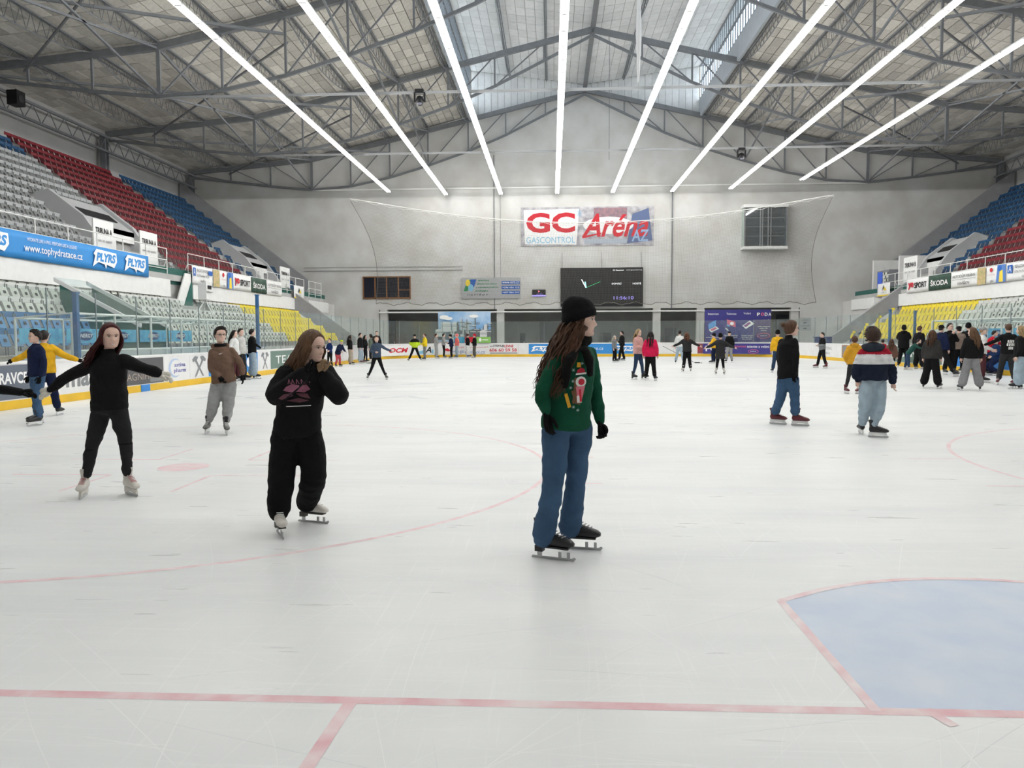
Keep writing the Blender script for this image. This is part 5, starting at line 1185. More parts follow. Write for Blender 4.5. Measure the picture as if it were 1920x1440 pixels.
    torso(b, [(-.2, .09, .07), (-.14, .15*1.0, .115), (-.02, .172, .128), (.1, .162, .122), (.16, .15, .115)], 16)
    for sd in 'ab':
        an = J['n'+sd].copy(); kn = J['k'+sd]; an2 = an+(kn-an).normalized()*.03*k
        if cuff: an2 = an+(kn-an).normalized()*cuff*k
        limb(b, [J['h'+sd]-Z3*.02*k, kn, an2], [q*k for q in st], 6, 14)
    soft_mesh(pantname, b, vox, pants[1], t, 3, (.012 if hi else .007) if fold is None else fold, fseed=k*7+g.x)
    # top
    ex, sl = TOPS[top[0]]; b = MB(); sl *= sleeve
    lv = [(hem, .165+ex*.9, .125+ex*.9), (hem+.06, .17+ex, .128+ex), (.2, .160+ex, .12+ex), (.5, .165+ex, .125+ex*.9), (.72, .168+ex*.9, .122+ex*.8), (.88, .14+ex*.5, .095+ex*.5), (.985, .074+ex*.2, .07+ex*.2), (1.03, .066, .066), (1.07+collar, .064, .064)]
    if coat: lv = [(-coat, .235, .19), (-coat*.5, .2, .165)]+lv[1:]
    torso(b, lv)
    for sd in 'ab':
        w = J['w'+sd]; e = J['e'+sd]
        limb(b, [J['s'+sd].lerp(J['neck'], .12)-Z3*.015*k, e, w-(w-e).normalized()*.012*k], [q*k for q in (sl*1.25, sl*1.15, sl*1.02, sl*.95, sl*.72)], 6, 14)
    soft_mesh(topname, b, vox, top[1] if not isinstance(top[1], list) else top[1], t, 3 if hi else 2, (.012 if hi else .008) if fold is None else fold, toppost, fseed=k*5+g.y)
    if hood:
        b = MB(); c = spt(1.0); up_ = spine.normalized(); ring = []
        for i in range(15):
            a_ = 2*PI*i/14; d = axis(1)*math.cos(a_)*.115*k*bw+Fv*(math.sin(a_)*.098*k); ring.append(c+d+up_*((-.045 if math.sin(a_) > .3 else .015 if math.sin(a_) > -.4 else .03)*k))
        b.tube(ring, .030*k, 8); bk = c-Fv*.105*k; b.ball(bk+up_*.0*k-Fv*.01, (.10*k, .06*k, .075*k), 12, 8)
        soft_mesh('hood', b, vox, hood, t, 3, .004)
    # hair, hat
    def HP(v): return headc+Rm@(Vector(v)*HK)
    if hair and hair[0]:
        b = MB(); sty = hair[0]
        if sty in ('short', 'crop'): cap_geo(b, hl_short, .016 if sty == 'short' and not hat else .007 if not hat else .002, 30 if hi else 18, 10 if hi else 6, k*9, .008 if sty == 'short' else .002)
        else: cap_geo(b, hl_long, .003 if hat else .017, 30 if hi else 18, 10 if hi else 6, k*9, .004)
        if sty == 'bun': b.ball((0, .125, .055), (.04, .042, .04), 12, 8); b.ball((.012, .14, .07), (.03, .03, .028), 10, 7)
        if sty in ('short',) and hi and not hat:
            rr = random.Random(3)
            for q in range(150):
                az = rr.uniform(-PI, PI); e = rr.uniform(.72 if abs(az) < 1.1 else .15 if abs(az) < 1.8 else -.5, 1.35); d = Vector((math.sin(az)*math.cos(e), -math.cos(az)*math.cos(e), math.sin(e))); p0 = HO+Vector((d.x*.088, d.y*.109, d.z*.126)); b.tube([p0, p0+d*.01+Vector((.01, -.008, .004)), p0+d*.008+Vector((.022, -.016, -.002))], [.007, .006, .002], 4)
        if sty in ('long', 'mid', 'pony', 'half'):
            L = {'long': .46, 'mid': .28, 'pony': .40, 'half': .36}[sty]; nst = 190 if hi else 22; rr = random.Random(int(k*1000)); roots = []
            flow = Rm.transposed()@(Vector(ext_hair)) if ext_hair is not None else Vector((0, .05, 0))
            for q in range(nst):
                az = rr.choice((-1, 1))*rr.uniform(1.05 if sty != 'pony' else 2.4, PI); e = rr.uniform(-.55, .75)
                if sty == 'pony': e = rr.uniform(-.1, .3)
                if hat: e = rr.uniform(-.6, -.15)
                roots.append((az, e))
            def tips(r, rr):
                az, e = r; d = Vector((math.sin(az)*math.cos(e), -math.cos(az)*math.cos(e), math.sin(e))); p0 = HO+Vector((d.x*(HA+.004), d.y*(HB+.004), d.z*(HC+.004)))
                o = Vector((d.x, d.y, 0)).normalized() if Vector((d.x, d.y, 0)).length > .01 else Vector((0, 1, 0))
                l = L*rr.uniform(.75, 1.05); p1 = HO+Vector((o.x*(HA+.024), o.y*(HB+.026), -.035)); p2 = p1+Vector((o.x*.01, .02+o.y*.012, -l*.32))+flow*.25; p3 = p1+Vector((o.x*.02*rr.uniform(-.3, 1), .03+o.y*.01, -l*.68))+flow*.62; p4 = p1+Vector((o.x*.0, .03, -l))+flow*rr.uniform(.8, 1.15)
                return [p0, p1, p2, p3, p4] if e > -.2 else [p0, p1+Vector((0, 0, -.03)), p2, p3, p4]
            strands(b, roots, tips, .0082 if hi else .022, wav=wave, n=5, seed=int(k*777))
        b.v = [HP(v) for v in b.v]; b.build('hair', hair[1], t, smooth=True)
    if hat:
        kind, hm = hat; b = MB(); N = 24 if hi else 14
        if kind == 'beanie':
            b.loft([[HP((math.cos(2*PI*i/N)*w, math.sin(2*PI*i/N)*d+yo, z-tl*(math.sin(2*PI*i/N)+1)*.5)) for i in range(N)] for z, w, d, yo, tl in ((.030, .088, .108, .004, .075), (.036, .096, .117, .006, .075), (.075, .098, .119, .010, .06), (.079, .093, .114, .012, .058), (.105, .089, .110, .018, .04), (.132, .076, .096, .026, .02), (.152, .05, .068, .034, .008), (.162, .022, .032, .04, 0), (.164, .004, .006, .042, 0))])
        elif kind == 'cap':
            b.loft([[HP((math.cos(2*PI*i/N)*w, math.sin(2*PI*i/N)*d+.006, z)) for i in range(N)] for z, w, d in ((.03, .085, .107), (.07, .086, .108), (.10, .07, .09), (.125, .035, .05), (.13, .006, .008))])
            b.loft([[HP((x*.075, -.09-yy, .034+.004*x*x*-4+zz)) for x, zz in ((-1, 0), (-.5, .008), (0, .01), (.5, .008), (1, 0), (.5, .003), (0, .005), (-.5, .003))] for yy in (0, .035, .07)])
        o = b.build({'beanie': 'knit_hat', 'cap': 'cap', }[kind], hm, t, smooth=True)
    # skates
    if skate:
        kind, sm = SK[skate]; parts = skate_parts(kind, sm, hi)
        for i, sd in enumerate('ab'):
            a_ = feet[i] if isinstance(feet, (tuple, list)) else feet
            if a_ is None: continue
            if isinstance(a_, (int, float)):
                ang = math.radians(a_); fwv = Vector((Fv.x*math.cos(ang)-Fv.y*math.sin(ang), Fv.x*math.sin(ang)+Fv.y*math.cos(ang), 0))
            else: fwv = Vector(a_).normalized()
            yv2 = -fwv; xv = Vector((-fwv.y, fwv.x, 0)); Q = Matrix(((xv.x, yv2.x, 0), (xv.y, yv2.y, 0), (0, 0, 1)))
            Q = Q@Matrix.Rotation(footlift[i]*1.0, 3, 'X')
            an = J['n'+sd]; base = Vector((an.x, an.y, max(0, an.z-.135*k) if footlift[i] else 0.0))-fwv*(.02*k)*0+yv2*(-.03*k)
            me = parts; s_ = k*1.0
            Mx = Matrix.Translation(base-g)@(Q*s_).to_4x4()
            o = place('skate', me[0], t, Mx); 
            for nm, m_ in zip(('blade_holder', 'blade', 'laces', 'cuff', 'tongue'), me[1:]):
                if not hi and nm == 'tongue': continue
                place(nm, m_, o)
    if extra: extra(t, J, k, HP, spt, axis)
    return t
def decal(o, shapes, O, U, V, name='print', off=.004):
    """project flat shapes [(pts, mat)] given in metres round O onto the finished garment"""
    dgm = o.data; bv = BVHTree.FromPolygons([v.co for v in dgm.vertices], [tuple(p.vertices) for p in dgm.polygons]); org = ORG[o]
    U = Vector(U).normalized(); V = Vector(V); V = (V-U*V.dot(U)).normalized(); N = U.cross(V); li = 0
    for pts, m in shapes:
        li += 1
        bm = bmesh.new(); f = bm.faces.new([bm.verts.new((p[0], p[1], 0)) for p in pts]); bmesh.ops.triangulate(bm, faces=bm.faces[:])
        for _ in range(3):
            ed = [e for e in bm.edges if e.calc_length() > .018]
            if ed: bmesh.ops.subdivide_edges(bm, edges=ed, cuts=1); bmesh.ops.triangulate(bm, faces=bm.faces[:])
        for v in bm.verts:
            P = O-org+U*v.co.x+V*v.co.y; h = bv.ray_cast(P+N*.35, -N, .7); v.co = (h[0]+N*(off+.0008*li)) if h[0] is not None else P
        me = bpy.data.meshes.new(name); bm.to_mesh(me); bm.free(); me.materials.append(m); me.polygons.foreach_set('use_smooth', [True]*len(me.polygons))
        d = bpy.data.objects.new(name, me); COL.objects.link(d); d.parent = o; ORG[d] = org
def ell(cx, cy, rx, ry, n=16): return [(cx+rx*math.cos(2*PI*i/n), cy+ry*math.sin(2*PI*i/n)) for i in range(n)]
def find(t, nm):
    for c in t.children:
        if c.name.split('.')[0] == nm: return c
# ================================================================== PEOPLE: the skaters
fb_ = lambda n, c: fabric(n, c)
BLK = fabric('black', (.008, .008, .009)); BLK2 = fabric('charcoal', (.028, .028, .03)); NAVY = fabric('navy', (.010, .016, .05)); JEAN = fabric('jean_blue', (.055, .11, .20)); JEAND = fabric('jean_dark', (.03, .055, .11)); JEANL = fabric('jean_pale', (.36, .45, .52))
GREYS = fabric('sweat_grey', (.33, .335, .335)); BRN = fabric('mocha', (.17, .105, .075)); GRN = fabric('sweater_green', (.006, .075, .040)); YEL = fabric('jacket_yellow', (.75, .42, .02)); MUST = fabric('jacket_mustard', (.62, .32, .03)); WHT = fabric('white', (.70, .70, .69)); RED = fabric('jacket_red', (.50, .012, .03)); CRIM = fabric('jacket_crimson', (.62, .015, .075))
PINK = fabric('jacket_pink', (.62, .36, .33)); CORAL = fabric('jacket_coral', (.75, .18, .16)); LIME = fabric('lime', (.55, .75, .03)); SLATE = fabric('slate', (.06, .085, .13)); BEIGE = fabric('beige', (.38, .33, .26)); OLIVE = fabric('olive', (.09, .085, .07)); TEAL = fabric('hoodie_green', (.02, .075, .06)); TAUPE = fabric('taupe', (.26, .20, .165)); MAROON = fabric('maroon', (.08, .025, .03)); GREYD = fabric('grey_mid', (.20, .21, .215)); SAGE = fabric('sage', (.12, .15, .12)); GREYP = fabric('trouser_grey', (.24, .24, .25)); COC = fabric('coat_brown', (.14, .075, .055))
H_BR = hairmat('brown', (.10, .045, .022)); H_RED = hairmat('wine', (.075, .009, .011)); H_DK = hairmat('dark', (.018, .012, .010)); H_LB = hairmat('light_brown', (.15, .078, .04)); H_BL = hairmat('blond', (.42, .29, .15)); H_BR2 = hairmat('auburn', (.14, .05, .02)); H_WH = hairmat('pale', (.55, .5, .42))
GLB = fabric('glove_black', (.006, .006, .007)); GLW = fabric('glove_white', (.68, .65, .58))
INK_W = mat('print_white', (.75, .75, .74), .7); LATER = []
# --- girl in the green sweater
Y0 = 5.45
J = from_pixels(dict(head=(1088, 600), neck=(1077, 645, .02), chest=(1070, 700), pelvis=(1062, 785), sa=(1046, 672, -.12), sb=(1108, 664, .14), ea=(1017, 733, -.2), eb=(1116, 735, .18), wa=(1025, 775, -.2), wb=(1126, 793, .1), pa=(1028, 800, -.2), pb=(1130, 815, .06),
    ha=(1043, 800, -.06), hb=(1085, 798, .08), ka=(1036, 912, -.12), kb=(1079, 906, .04), na=(1018, 1018, -.03), nb=(1068, 998, .14)), Y0)
for q, (px, py) in (('na', (1018, 1046)), ('nb', (1068, 1028))):
    gq = at(px, py, z=0); J[q] = Vector((gq.x, gq.y, .14))
Fg = Vector((.78, -.62, 0)).normalized()
def green_extra(t, J, k, HP, spt, axis):
    b = MB(); c = J['neck']
    ring = [c+Vector((math.cos(a)*.085, math.sin(a)*.08, .03+.012*math.sin(a*2))) for a in [2*PI*i/14 for i in range(15)]]
    b.tube(ring, .048, 10)
    T1 = [at(1084, 648, y=Y0-.12), at(1066, 678, y=Y0-.21), at(1060, 705, y=Y0-.235), at(1058, 730, y=Y0-.235)]
    T2 = [at(1094, 650, y=Y0-.10), at(1103, 672, y=Y0-.15), at(1106, 690, y=Y0-.15), at(1107, 706, y=Y0-.14)]
    b.tube(smooth_pts(T1, 5), lerp_list([.036, .044, .042, .026], 16), 12, flat=.6); b.tube(smooth_pts(T2, 5), lerp_list([.03, .036, .034, .02], 16), 12, flat=.7)
    soft_mesh('fur_scarf', b, .013, fabric('fur_black', (.005, .005, .005)), t, 2, .014, fseed=3)
gt = person('girl in a green Christmas sweater, black knit hat and blue jeans skating past', J, 1.0, Fg, ('sweater', GRN), ('flare', JEAN), ('long', H_BR), 'fb', hd=(1, -.22, 0), feet=((.93, -.35, 0), (.95, -.2, 0)), glove=GLB, hat=('beanie', fabric('hat_black', (.006, .006, .008))), vox=.013, hi=True, extra=green_extra, hem=-.13, ext_hair=(-.13, -.12, -.02), pantname='jeans', curl=(.25, .75), sleeve=.95, collar=.02, cuff=.02, wave=.028)
def green_print():
    o = find(gt, 'sweater'); S_ = 1/262
    P = lambda pts: [((x-1083)*S_, (715-y)*S_) for x, y in pts]
    br = mat('knit_brown', (.16, .08, .04), .8); rd = mat('knit_red', (.50, .02, .04), .8); pkk = mat('knit_pink', (.60, .18, .22), .8); wh = mat('knit_white', (.75, .74, .7), .8); ye = mat('knit_yellow', (.72, .38, .03), .8); ic = mat('knit_ice', (.45, .58, .55), .8)
    sh = [(P([(1076, 706), (1096, 706), (1094, 735), (1086, 756), (1072, 752)]), br), (P(ell(1088, 714, 10, 10)), wh), (P(ell(1089, 714, 6, 6)), rd), (P([(1080, 697), (1096, 697), (1094, 690), (1088, 688), (1081, 692)]), rd), (P([(1078, 701), (1098, 700), (1098, 697), (1079, 698)]), wh), (P([(1078, 722), (1096, 722), (1092, 734), (1089, 752), (1080, 750), (1080, 735)]), pkk), (P([(1080, 740), (1084, 738), (1090, 752), (1081, 752)]), wh), (P([(1084, 728), (1088, 727), (1090, 750), (1086, 751)]), rd),
          (P([(1057, 735), (1063, 734), (1070, 759), (1064, 761)]), ye), (P([(1071, 748), (1077, 746), (1078, 752), (1073, 754)]), br), (P([(1070, 730), (1077, 728), (1076, 740), (1072, 738)]), br), (P([(1081, 678), (1087, 678), (1088, 687), (1080, 687)]), ye)]
    for x, y in ((1074, 692), (1069, 724), (1073, 712), (1074, 759), (1082, 765), (1090, 680)):
        for a in range(3): sh.append((P([(x+3*math.cos(a*1.05+q), y+3*math.sin(a*1.05+q)) for q in (-.12, .12, PI-.12, PI+.12)]), ic))
    decal(o, sh, at(1083, 715, y=Y0), X3, Z3, 'knitted_motif', .004)
LATER.append(green_print)
# --- smiling red-haired girl
Y0r = 7.43
J = from_pixels(dict(head=(207, 631), neck=(203, 664), chest=(204, 700), pelvis=(205, 758), sa=(174, 681), sb=(236, 675), ea=(129, 706, -.05), eb=(276, 692, -.05), wa=(93, 731, -.08), wb=(302, 702, -.1), pa=(75, 741, -.08), pb=(318, 708, -.1), ha=(190, 768), hb=(221, 766), ka=(172, 842, -.05), kb=(236, 833), na=(163, 905), nb=(240, 902)), Y0r)
for q, (px, py) in (('na', (161, 930)), ('nb', (240, 927))): gq = at(px, py, z=0); J[q] = Vector((gq.x, gq.y, .14))
rt = person('smiling red-haired girl in a black sweater with arms spread', J, .95, Vector((.45, -.9, 0)).normalized(), ('sweater', BLK), ('slim', fabric('skinny_charcoal', (.02, .02, .022))), ('mid', H_RED), 'hw', hd=(.68, -.73, 0), feet=((.3, -.95, 0), (.8, -.6, 0)), glove=GLW, vox=.013, hi=True, smile=1, hem=-.12, ext_hair=(-.13, -.02, .02), pantname='jeans', curl=(.6, .5), sleeve=1.05, gl_fat=1.3, headk=1.1, bw=1.0, collar=.07, cuff=.085)
def red_knees():
    o = find(rt, 'jeans')
    for px, py, w in ((172, 842, 17), (236, 832, 17)): decal(o, [([(-w/192*.8, -.006), (w/192*.8, -.002), (w/192*.8, .012), (-w/192*.8, .008)], BLK)], at(px, py, y=Y0r), X3, Z3, 'knee_rip', .002)
LATER.append(red_knees)
# --- out of frame friend holding her hand
J = from_pixels(dict(head=(-118, 628), neck=(-115, 664), chest=(-112, 700), pelvis=(-110, 765), sa=(-155, 680), sb=(-78, 678), ea=(-170, 730), eb=(-35, 722, -.08), wa=(-165, 775), wb=(44, 736, -.1), pb=(62, 738, -.1), ha=(-126, 770), hb=(-95, 770), ka=(-135, 845), kb=(-90, 845), na=(-140, 905), nb=(-88, 905)), Y0r)
for q, px in (('na', -142), ('nb', -88)): gq = at(px, 928, z=0); J[q] = Vector((gq.x, gq.y, .14))
person('skater reaching in with a black sleeve to hold the white glove', J, .98, Vector((.5, -.86, 0)).normalized(), ('sweater', BLK), ('straight', BLK2), ('short', H_DK), 'hb', glove=GLB, vox=.02, hem=-.1, curl=(.3, .5))
# --- girl in black with pink print
Y0d = 6.13
J = from_pixels(dict(head=(585, 650, -.02), neck=(571, 690), chest=(566, 735), pelvis=(556, 806), sa=(533, 703, -.05), sb=(612, 700, .05), ea=(518, 742, -.16), eb=(636, 742, -.02), wa=(571, 698, -.24), wb=(606, 700, -.16), pa=(590, 682, -.22), pb=(603, 684, -.18), ha=(535, 815, -.03), hb=(578, 812, .03), ka=(528, 893, -.05), kb=(588, 888, .03), na=(523, 975), nb=(578, 960)), Y0d)
for q, (px, py, z) in (('na', (522, 1000, .135)), ('nb', (574, 978, .135))): gq = at(px, py, z=0); J[q] = Vector((gq.x, gq.y, z))
def dark_extra(t, J, k, HP, spt, axis): pass
dt = person('long-haired girl in a black sweatshirt with pink print, hands at her mouth', J, .94, Vector((.55, -.84, 0)).normalized(), ('sweater', BLK), ('baggy', fabric('sweatpants_black', (.006, .006, .007))), ('long', H_LB), 'fw', hd=(.93, -.36, 0), feet=((.5, -.86, 0), (.95, -.3, 0)), glove=(GLB, fabric('mitten_tan', (.30, .20, .12))), vox=.013, hi=True, hem=-.1, ext_hair=(-.16, .12, .03), head_pitch=.12, curl=(.9, 1.0), sleeve=1.5, fold=.010, cuff=.05, headk=1.1, bw=1.08)
def dark_print():
    o = find(dt, 'sweater'); S_ = 1/233; P = lambda pts: [((x-567)*S_, (725-y)*S_) for x, y in pts]
    pk1 = mat('print_mauve', (.26, .09, .14), .8); pk2 = mat('print_mauve_dark', (.10, .035, .05), .8)
    sh = [(P([(552, 728), (558, 721), (570, 716), (584, 719), (590, 728), (580, 734), (566, 732)]), pk1), (P([(541, 743), (552, 735), (566, 733), (560, 740), (546, 746)]), pk2), (P([(566, 735), (585, 736), (590, 746), (574, 742)]), pk2), (P([(548, 749), (570, 744), (588, 749), (572, 753)]), pk2), (P([(547, 759), (590, 758), (590, 759.5), (547, 760.5)]), INK_W)]
    for x in (562, 569, 577, 585): sh.append((P([(x, 716), (x+1.2, 716), (x+3, 707), (x+1.8, 707)]), pk1)); sh.append((P([(x+2, 707), (x+3.2, 707), (x+6, 716), (x+4.8, 716)]), pk1))
    decal(o, sh, at(567, 725, y=Y0d), X3, Z3, 'printed_motif', .004)
LATER.append(dark_print)
# --- young man in the brown hoodie
Y0b = 12.45
J = from_pixels(dict(head=(413, 628), neck=(413, 650), chest=(415, 676), pelvis=(419, 712), sa=(397, 660, -.05), sb=(436, 657, .05), ea=(396, 690, -.05), eb=(452, 684, .05), wa=(412, 707, -.2), wb=(455, 703, .0), pa=(418, 716, -.22), pb=(456, 713, 0), ha=(408, 720), hb=(430, 718), ka=(399, 760, -.05), kb=(428, 757, .03), na=(392, 800), nb=(424, 800)), Y0b)
for q, (px, py) in (('na', (391, 812)), ('nb', (424, 814))): gq = at(px, py, z=0); J[q] = Vector((gq.x, gq.y, .14))
def glasses(t, J, k, HP, spt, axis):
    b = MB()
    for sx in (-1, 1):
        b.tube([HP((sx*.032+.02*math.cos(a), -.104, .0+.015*math.sin(a))) for a in [2*PI*i/12 for i in range(13)]], .0022, 5); b.tube([HP((sx*.052, -.1, .005)), HP((sx*.078, -.02, .006)), HP((sx*.08, .01, .002))], .0022, 5)
    b.tube([HP((-.012, -.106, .003)), HP((.012, -.106, .003))], .002, 5); b.build('glasses', M_BLACK, t)
def snood(t, J, k, HP, spt, axis):
    glasses(t, J, k, HP, spt, axis); b = MB(); c = J['neck']+Z3*.025; b.tube([c+Vector((math.cos(a)*.07, math.sin(a)*.07, 0)) for a in [2*PI*i/12 for i in range(13)]], .028, 8); b.build('neck_warmer', BLK, t, smooth=True)
bt = person('young man in glasses, mocha hoodie and grey sweatpants', J, 1.0, Vector((.45, -.89, 0)).normalized(), ('sweater', BRN), ('jogger', GREYS), ('short', H_DK), 'hg', hd=(.66, -.75, 0), feet=((.2, -.98, 0), (.48, -.88, 0)), glove=GLB, hood=BRN, vox=.014, hi=True, extra=snood, topname='hoodie', pantname='sweatpants', hem=-.1, curl=(.5, .3), bw=1.05, collar=-.03, cuff=.09)
LATER.append(lambda: decal(find(bt, 'hoodie'), [([(-.03, .008), (-.022, -.012), (.0, -.006), (.035, .018), (-.004, .002), (-.018, -.003)], INK_W)], at(420, 663, y=Y0b), X3, Z3, 'chest_mark', .004))
# --- tall skater in black with a hair bun, seen from behind
Y0m = 13.7
J = from_pixels(dict(head=(1484, 616), neck=(1479, 635), chest=(1477, 658), pelvis=(1477, 702), sa=(1465, 641, .1), sb=(1490, 640, -.1), ea=(1462, 672, .2), eb=(1492, 674, -.18), wa=(1466, 694, .25), wb=(1490, 700, -.17), pb=(1488, 712, -.17), ha=(1469, 710, .06), hb=(1486, 708, -.05), ka=(1463, 746, .05), kb=(1490, 745, -.05), na=(1453, 785), nb=(1494, 783)), Y0m)
for q, (px, py) in (('na', (1450, 795)), ('nb', (1491, 798))): gq = at(px, py, z=0); J[q] = Vector((gq.x, gq.y, .14))
person('tall skater in black pullover and blue jeans with hair in a bun', J, 1.03, Vector((.9, .4, 0)).normalized(), ('sweater', BLK), ('straight', JEAN), ('bun', H_BR), 'hr', hd=(.99, -.12, 0), feet=((.8, -.55, 0), (.85, -.5, 0)), glove=GLB, vox=.015, hi=True, hem=-.11, topname='pullover', pantname='jeans', cuff=.1, extra=glasses, collar=.09, bw=.92, headk=1.08)
# --- boy in the striped puffer jacket, from behind
Y0p = 12.15
J = from_pixels(dict(head=(1637, 631), neck=(1637, 654), chest=(1637, 677), pelvis=(1637, 708), sa=(1617, 664, 0), sb=(1660, 662, 0), ea=(1606, 694, 0), eb=(1670, 690, 0), wa=(1608, 713, 0), wb=(1674, 717, 0), ha=(1626, 716), hb=(1648, 716), ka=(1622, 760), kb=(1647, 763), na=(1618, 800), nb=(1640, 800)), Y0p)
for q, (px, py) in (('na', (1616, 815)), ('nb', (1636, 820))): gq = at(px, py, z=0); J[q] = Vector((gq.x, gq.y, .14))
zr, zw = at(1637, 664, y=Y0p).z, at(1637, 682, y=Y0p).z
PUF = [fabric('puffer_red', (.36, .012, .03)), fabric('puffer_white', (.72, .72, .72)), fabric('puffer_navy', (.013, .018, .035))]
def puff_post(o, me):
    for v in me.vertices:
        f = abs(math.sin((v.co.z)*PI/.075)); v.co += v.normal*(.018*(f**.4)-.012)
    for p in me.polygons:
        z = p.center.z+ORG[o].z; p.material_index = 0 if z > zr else 1 if z > zw else 2
def puff_hood(t, J, k, HP, spt, axis):
    b = MB(); c = J['neck']; b.ball(c+Vector((-.02, -.05, .02)), (.165, .10, .085), 16, 10); b.tube([c+Vector((math.cos(a)*.14, math.sin(a)*.09-.01, .035)) for a in [2*PI*i/14 for i in range(15)]], .042, 8)
    soft_mesh('hood', b, .014, fabric('hood_navy', (.028, .034, .05)), t, 3, .008)
person('boy from behind in a red, white and navy puffer jacket and pale jeans', J, .97, Vector((.37, .93, 0)), ('puffer', PUF), ('jogger', JEANL), ('short', hairmat('chestnut', (.045, .02, .012))), 'hb', hd=(.28, .95, 0), feet=((.15, .95, 0), (.85, -.35, 0)), vox=.015, hi=True, extra=puff_hood, toppost=puff_post, topname='puffer_jacket', pantname='jeans', hem=-.09, headk=1.2, sleeve=.95, cuff=.06)
# ------------------------------------------------------------------ everybody else
def G(label, px, py, top, face, tops, pants, hair, skate, stance=.22, stride=0, arms='down', lean=0, crouch=0, armb=None, g=None, H=None, **kw):
    gp = at(px, py, z=0); lim = CX+HALF-.42
    if g is None:
        if gp.x > lim: s_ = lim/gp.x; gp = Vector((lim, gp.y*s_, 0))
        if gp.x < CX-HALF+.42: s_ = (CX-HALF+.42)/gp.x; gp = Vector((CX-HALF+.42, gp.y*s_, 0))
        cxr = max(0, abs(gp.x-CX)-(HALF-RAD)); cyr = max(0, gp.y-(Y1R-RAD))
        if math.hypot(cxr, cyr) > RAD-.42 or gp.y > Y1R-.42:
            while math.hypot(max(0, abs(gp.x-CX)-(HALF-RAD)), max(0, gp.y-(Y1R-RAD))) > RAD-.42: gp = gp*.995
    else: gp = Vector(g)
    v = gp-CAM; py2 = 720-F_PX*v.dot(UP)/v.dot(FW)
    v2 = at(px, top, y=gp.y); Hh = H or v2.z
    J, k, Fv = generic(px, py2, top, face, stance, stride, arms, lean, crouch, armb)
    # rescale to the wanted place and height
    g0 = (at(px, py2, z=0)); k2 = Hh/1.8/(1-crouch*.55)
    for q in J: J[q] = gp+(J[q]-g0)*(k2/k)
    vox = .016 if gp.y < 18 else .02 if gp.y < 32 else .026
    fo = kw.pop('feet', (-12, 12)); hd = kw.pop('hdeg', None)
    if hd is not None: a = math.radians(hd); kw['hd'] = (math.sin(a), -math.cos(a), 0)
    return person(label, J, k2, Fv, tops, pants, hair, skate, feet=fo, vox=vox, root=(gp.x, gp.y, gp.z), **kw)
def band(mats, zs):
    def f(o, me):
        for p in me.polygons:
            z = p.center.z; p.material_index = next((i for i, q in enumerate(zs) if z > q), len(zs))
    return f
G('boy in a navy sweatshirt and jeans skating along the advert boards', 74, 796, 620, 292, ('sweater', NAVY), ('straight', JEAN), ('short', H_DK), 'hb', stride=.08, hem=-.1, glove=GLB, pantname='jeans', hi=True)
G('skater in a yellow jacket with arms spread behind the navy boy', 88, 781, 621, 165, ('jacket', YEL), ('straight', NAVY), ('short', H_DK), 'hb', arms='out', stride=-.16, glove=GLB, topname='jacket')
G('girl in a white hoodie behind the man in the mocha hoodie', 441, 711, 620, 60, ('sweater', WHT), ('straight', MAROON), ('pony', H_DK), 'hb', topname='hoodie', glove=GLB)
G('skater in a speckled white hoodie behind the man in the mocha hoodie', 453, 708, 617, 50, ('sweater', fabric('speckled', (.55, .54, .52))), ('straight', BLK2), ('short', H_DK), 'hb', topname='hoodie', glove=GLB)
G('boy in a black sweatshirt and pale jeans leaning at the boards', 474, 705, 618, 105, ('sweater', BLK), ('wide', JEANL), ('short', H_DK), 'fb', stance=.3, arms='out', armb='down', glove=GLB, pantname='jeans')
G('boy in a navy tracksuit jacket near the boards', 619, 690, 635, 320, ('slim', fabric('track_navy', (.012, .03, .12))), ('slim', BLK), ('short', H_BR), 'hb', arms='fwd')
G('skater bending at the boards in a yellow cap and red-white trousers', 633, 688, 638, 40, ('jacket', NAVY), ('straight', fabric('trouser_red', (.5, .08, .1))), None, 'hb', lean=.55, crouch=.08, arms='fwd', hat=('cap', LIME))
G('girl in a black top and beige trousers at the corner boards', 657, 682, 629, 100, ('sweater', BLK), ('wide', BEIGE), ('long', H_DK), 'fb')
G('skater in a black jacket and washed jeans at the corner boards', 676, 681, 625, 70, ('jacket', BLK), ('wide', JEANL), ('short', H_DK), 'hr', topname='jacket', pantname='jeans')
G('girl dressed in black between the jeans and the green hoodie', 685, 678.5, 629, 60, ('sweater', BLK), ('slim', BLK), ('long', H_DK), 'fb', arms='front')
G('skater in a green hoodie and black trousers in the corner group', 696, 682, 627, 260, ('sweater', SAGE), ('slim', BLK), ('pony', H_DK), 'fw', topname='hoodie')
G('tall skater in black behind the one in a slate sweater', 707, 676, 621, 10, ('sweater', BLK), ('straight', BEIGE), ('crop', H_DK), 'hb')
G('boy in a slate-blue sweater gliding on one leg', 707, 712, 631, 5, ('sweater', SLATE), ('slim', BLK), ('short', H_BR), 'hg', stance=.62, arms='front', armb='out', glove=None)
G('skater in a lime and black jacket at the end boards', 778, 677, 628, 350, ('jacket', [BLK, LIME]), ('straight', BLK), None, 'hg', stance=.7, hat=('beanie', BLK), arms='hip', toppost=band(2, (1.24,)), topname='jacket')
G('skater in a bright yellow jacket and grey trousers at the end boards', 797, 675, 626, 275, ('jacket', fabric('yellow_bright', (.75, .55, .02))), ('straight', GREYD), ('crop', H_BR), 'hb', arms='fwd', topname='jacket')
G('skater all in pale grey standing at the end boards', 818, 672, 626, 95, ('sweater', GREYS), ('wide', GREYS), ('short', H_BR), 'hb', arms='front')
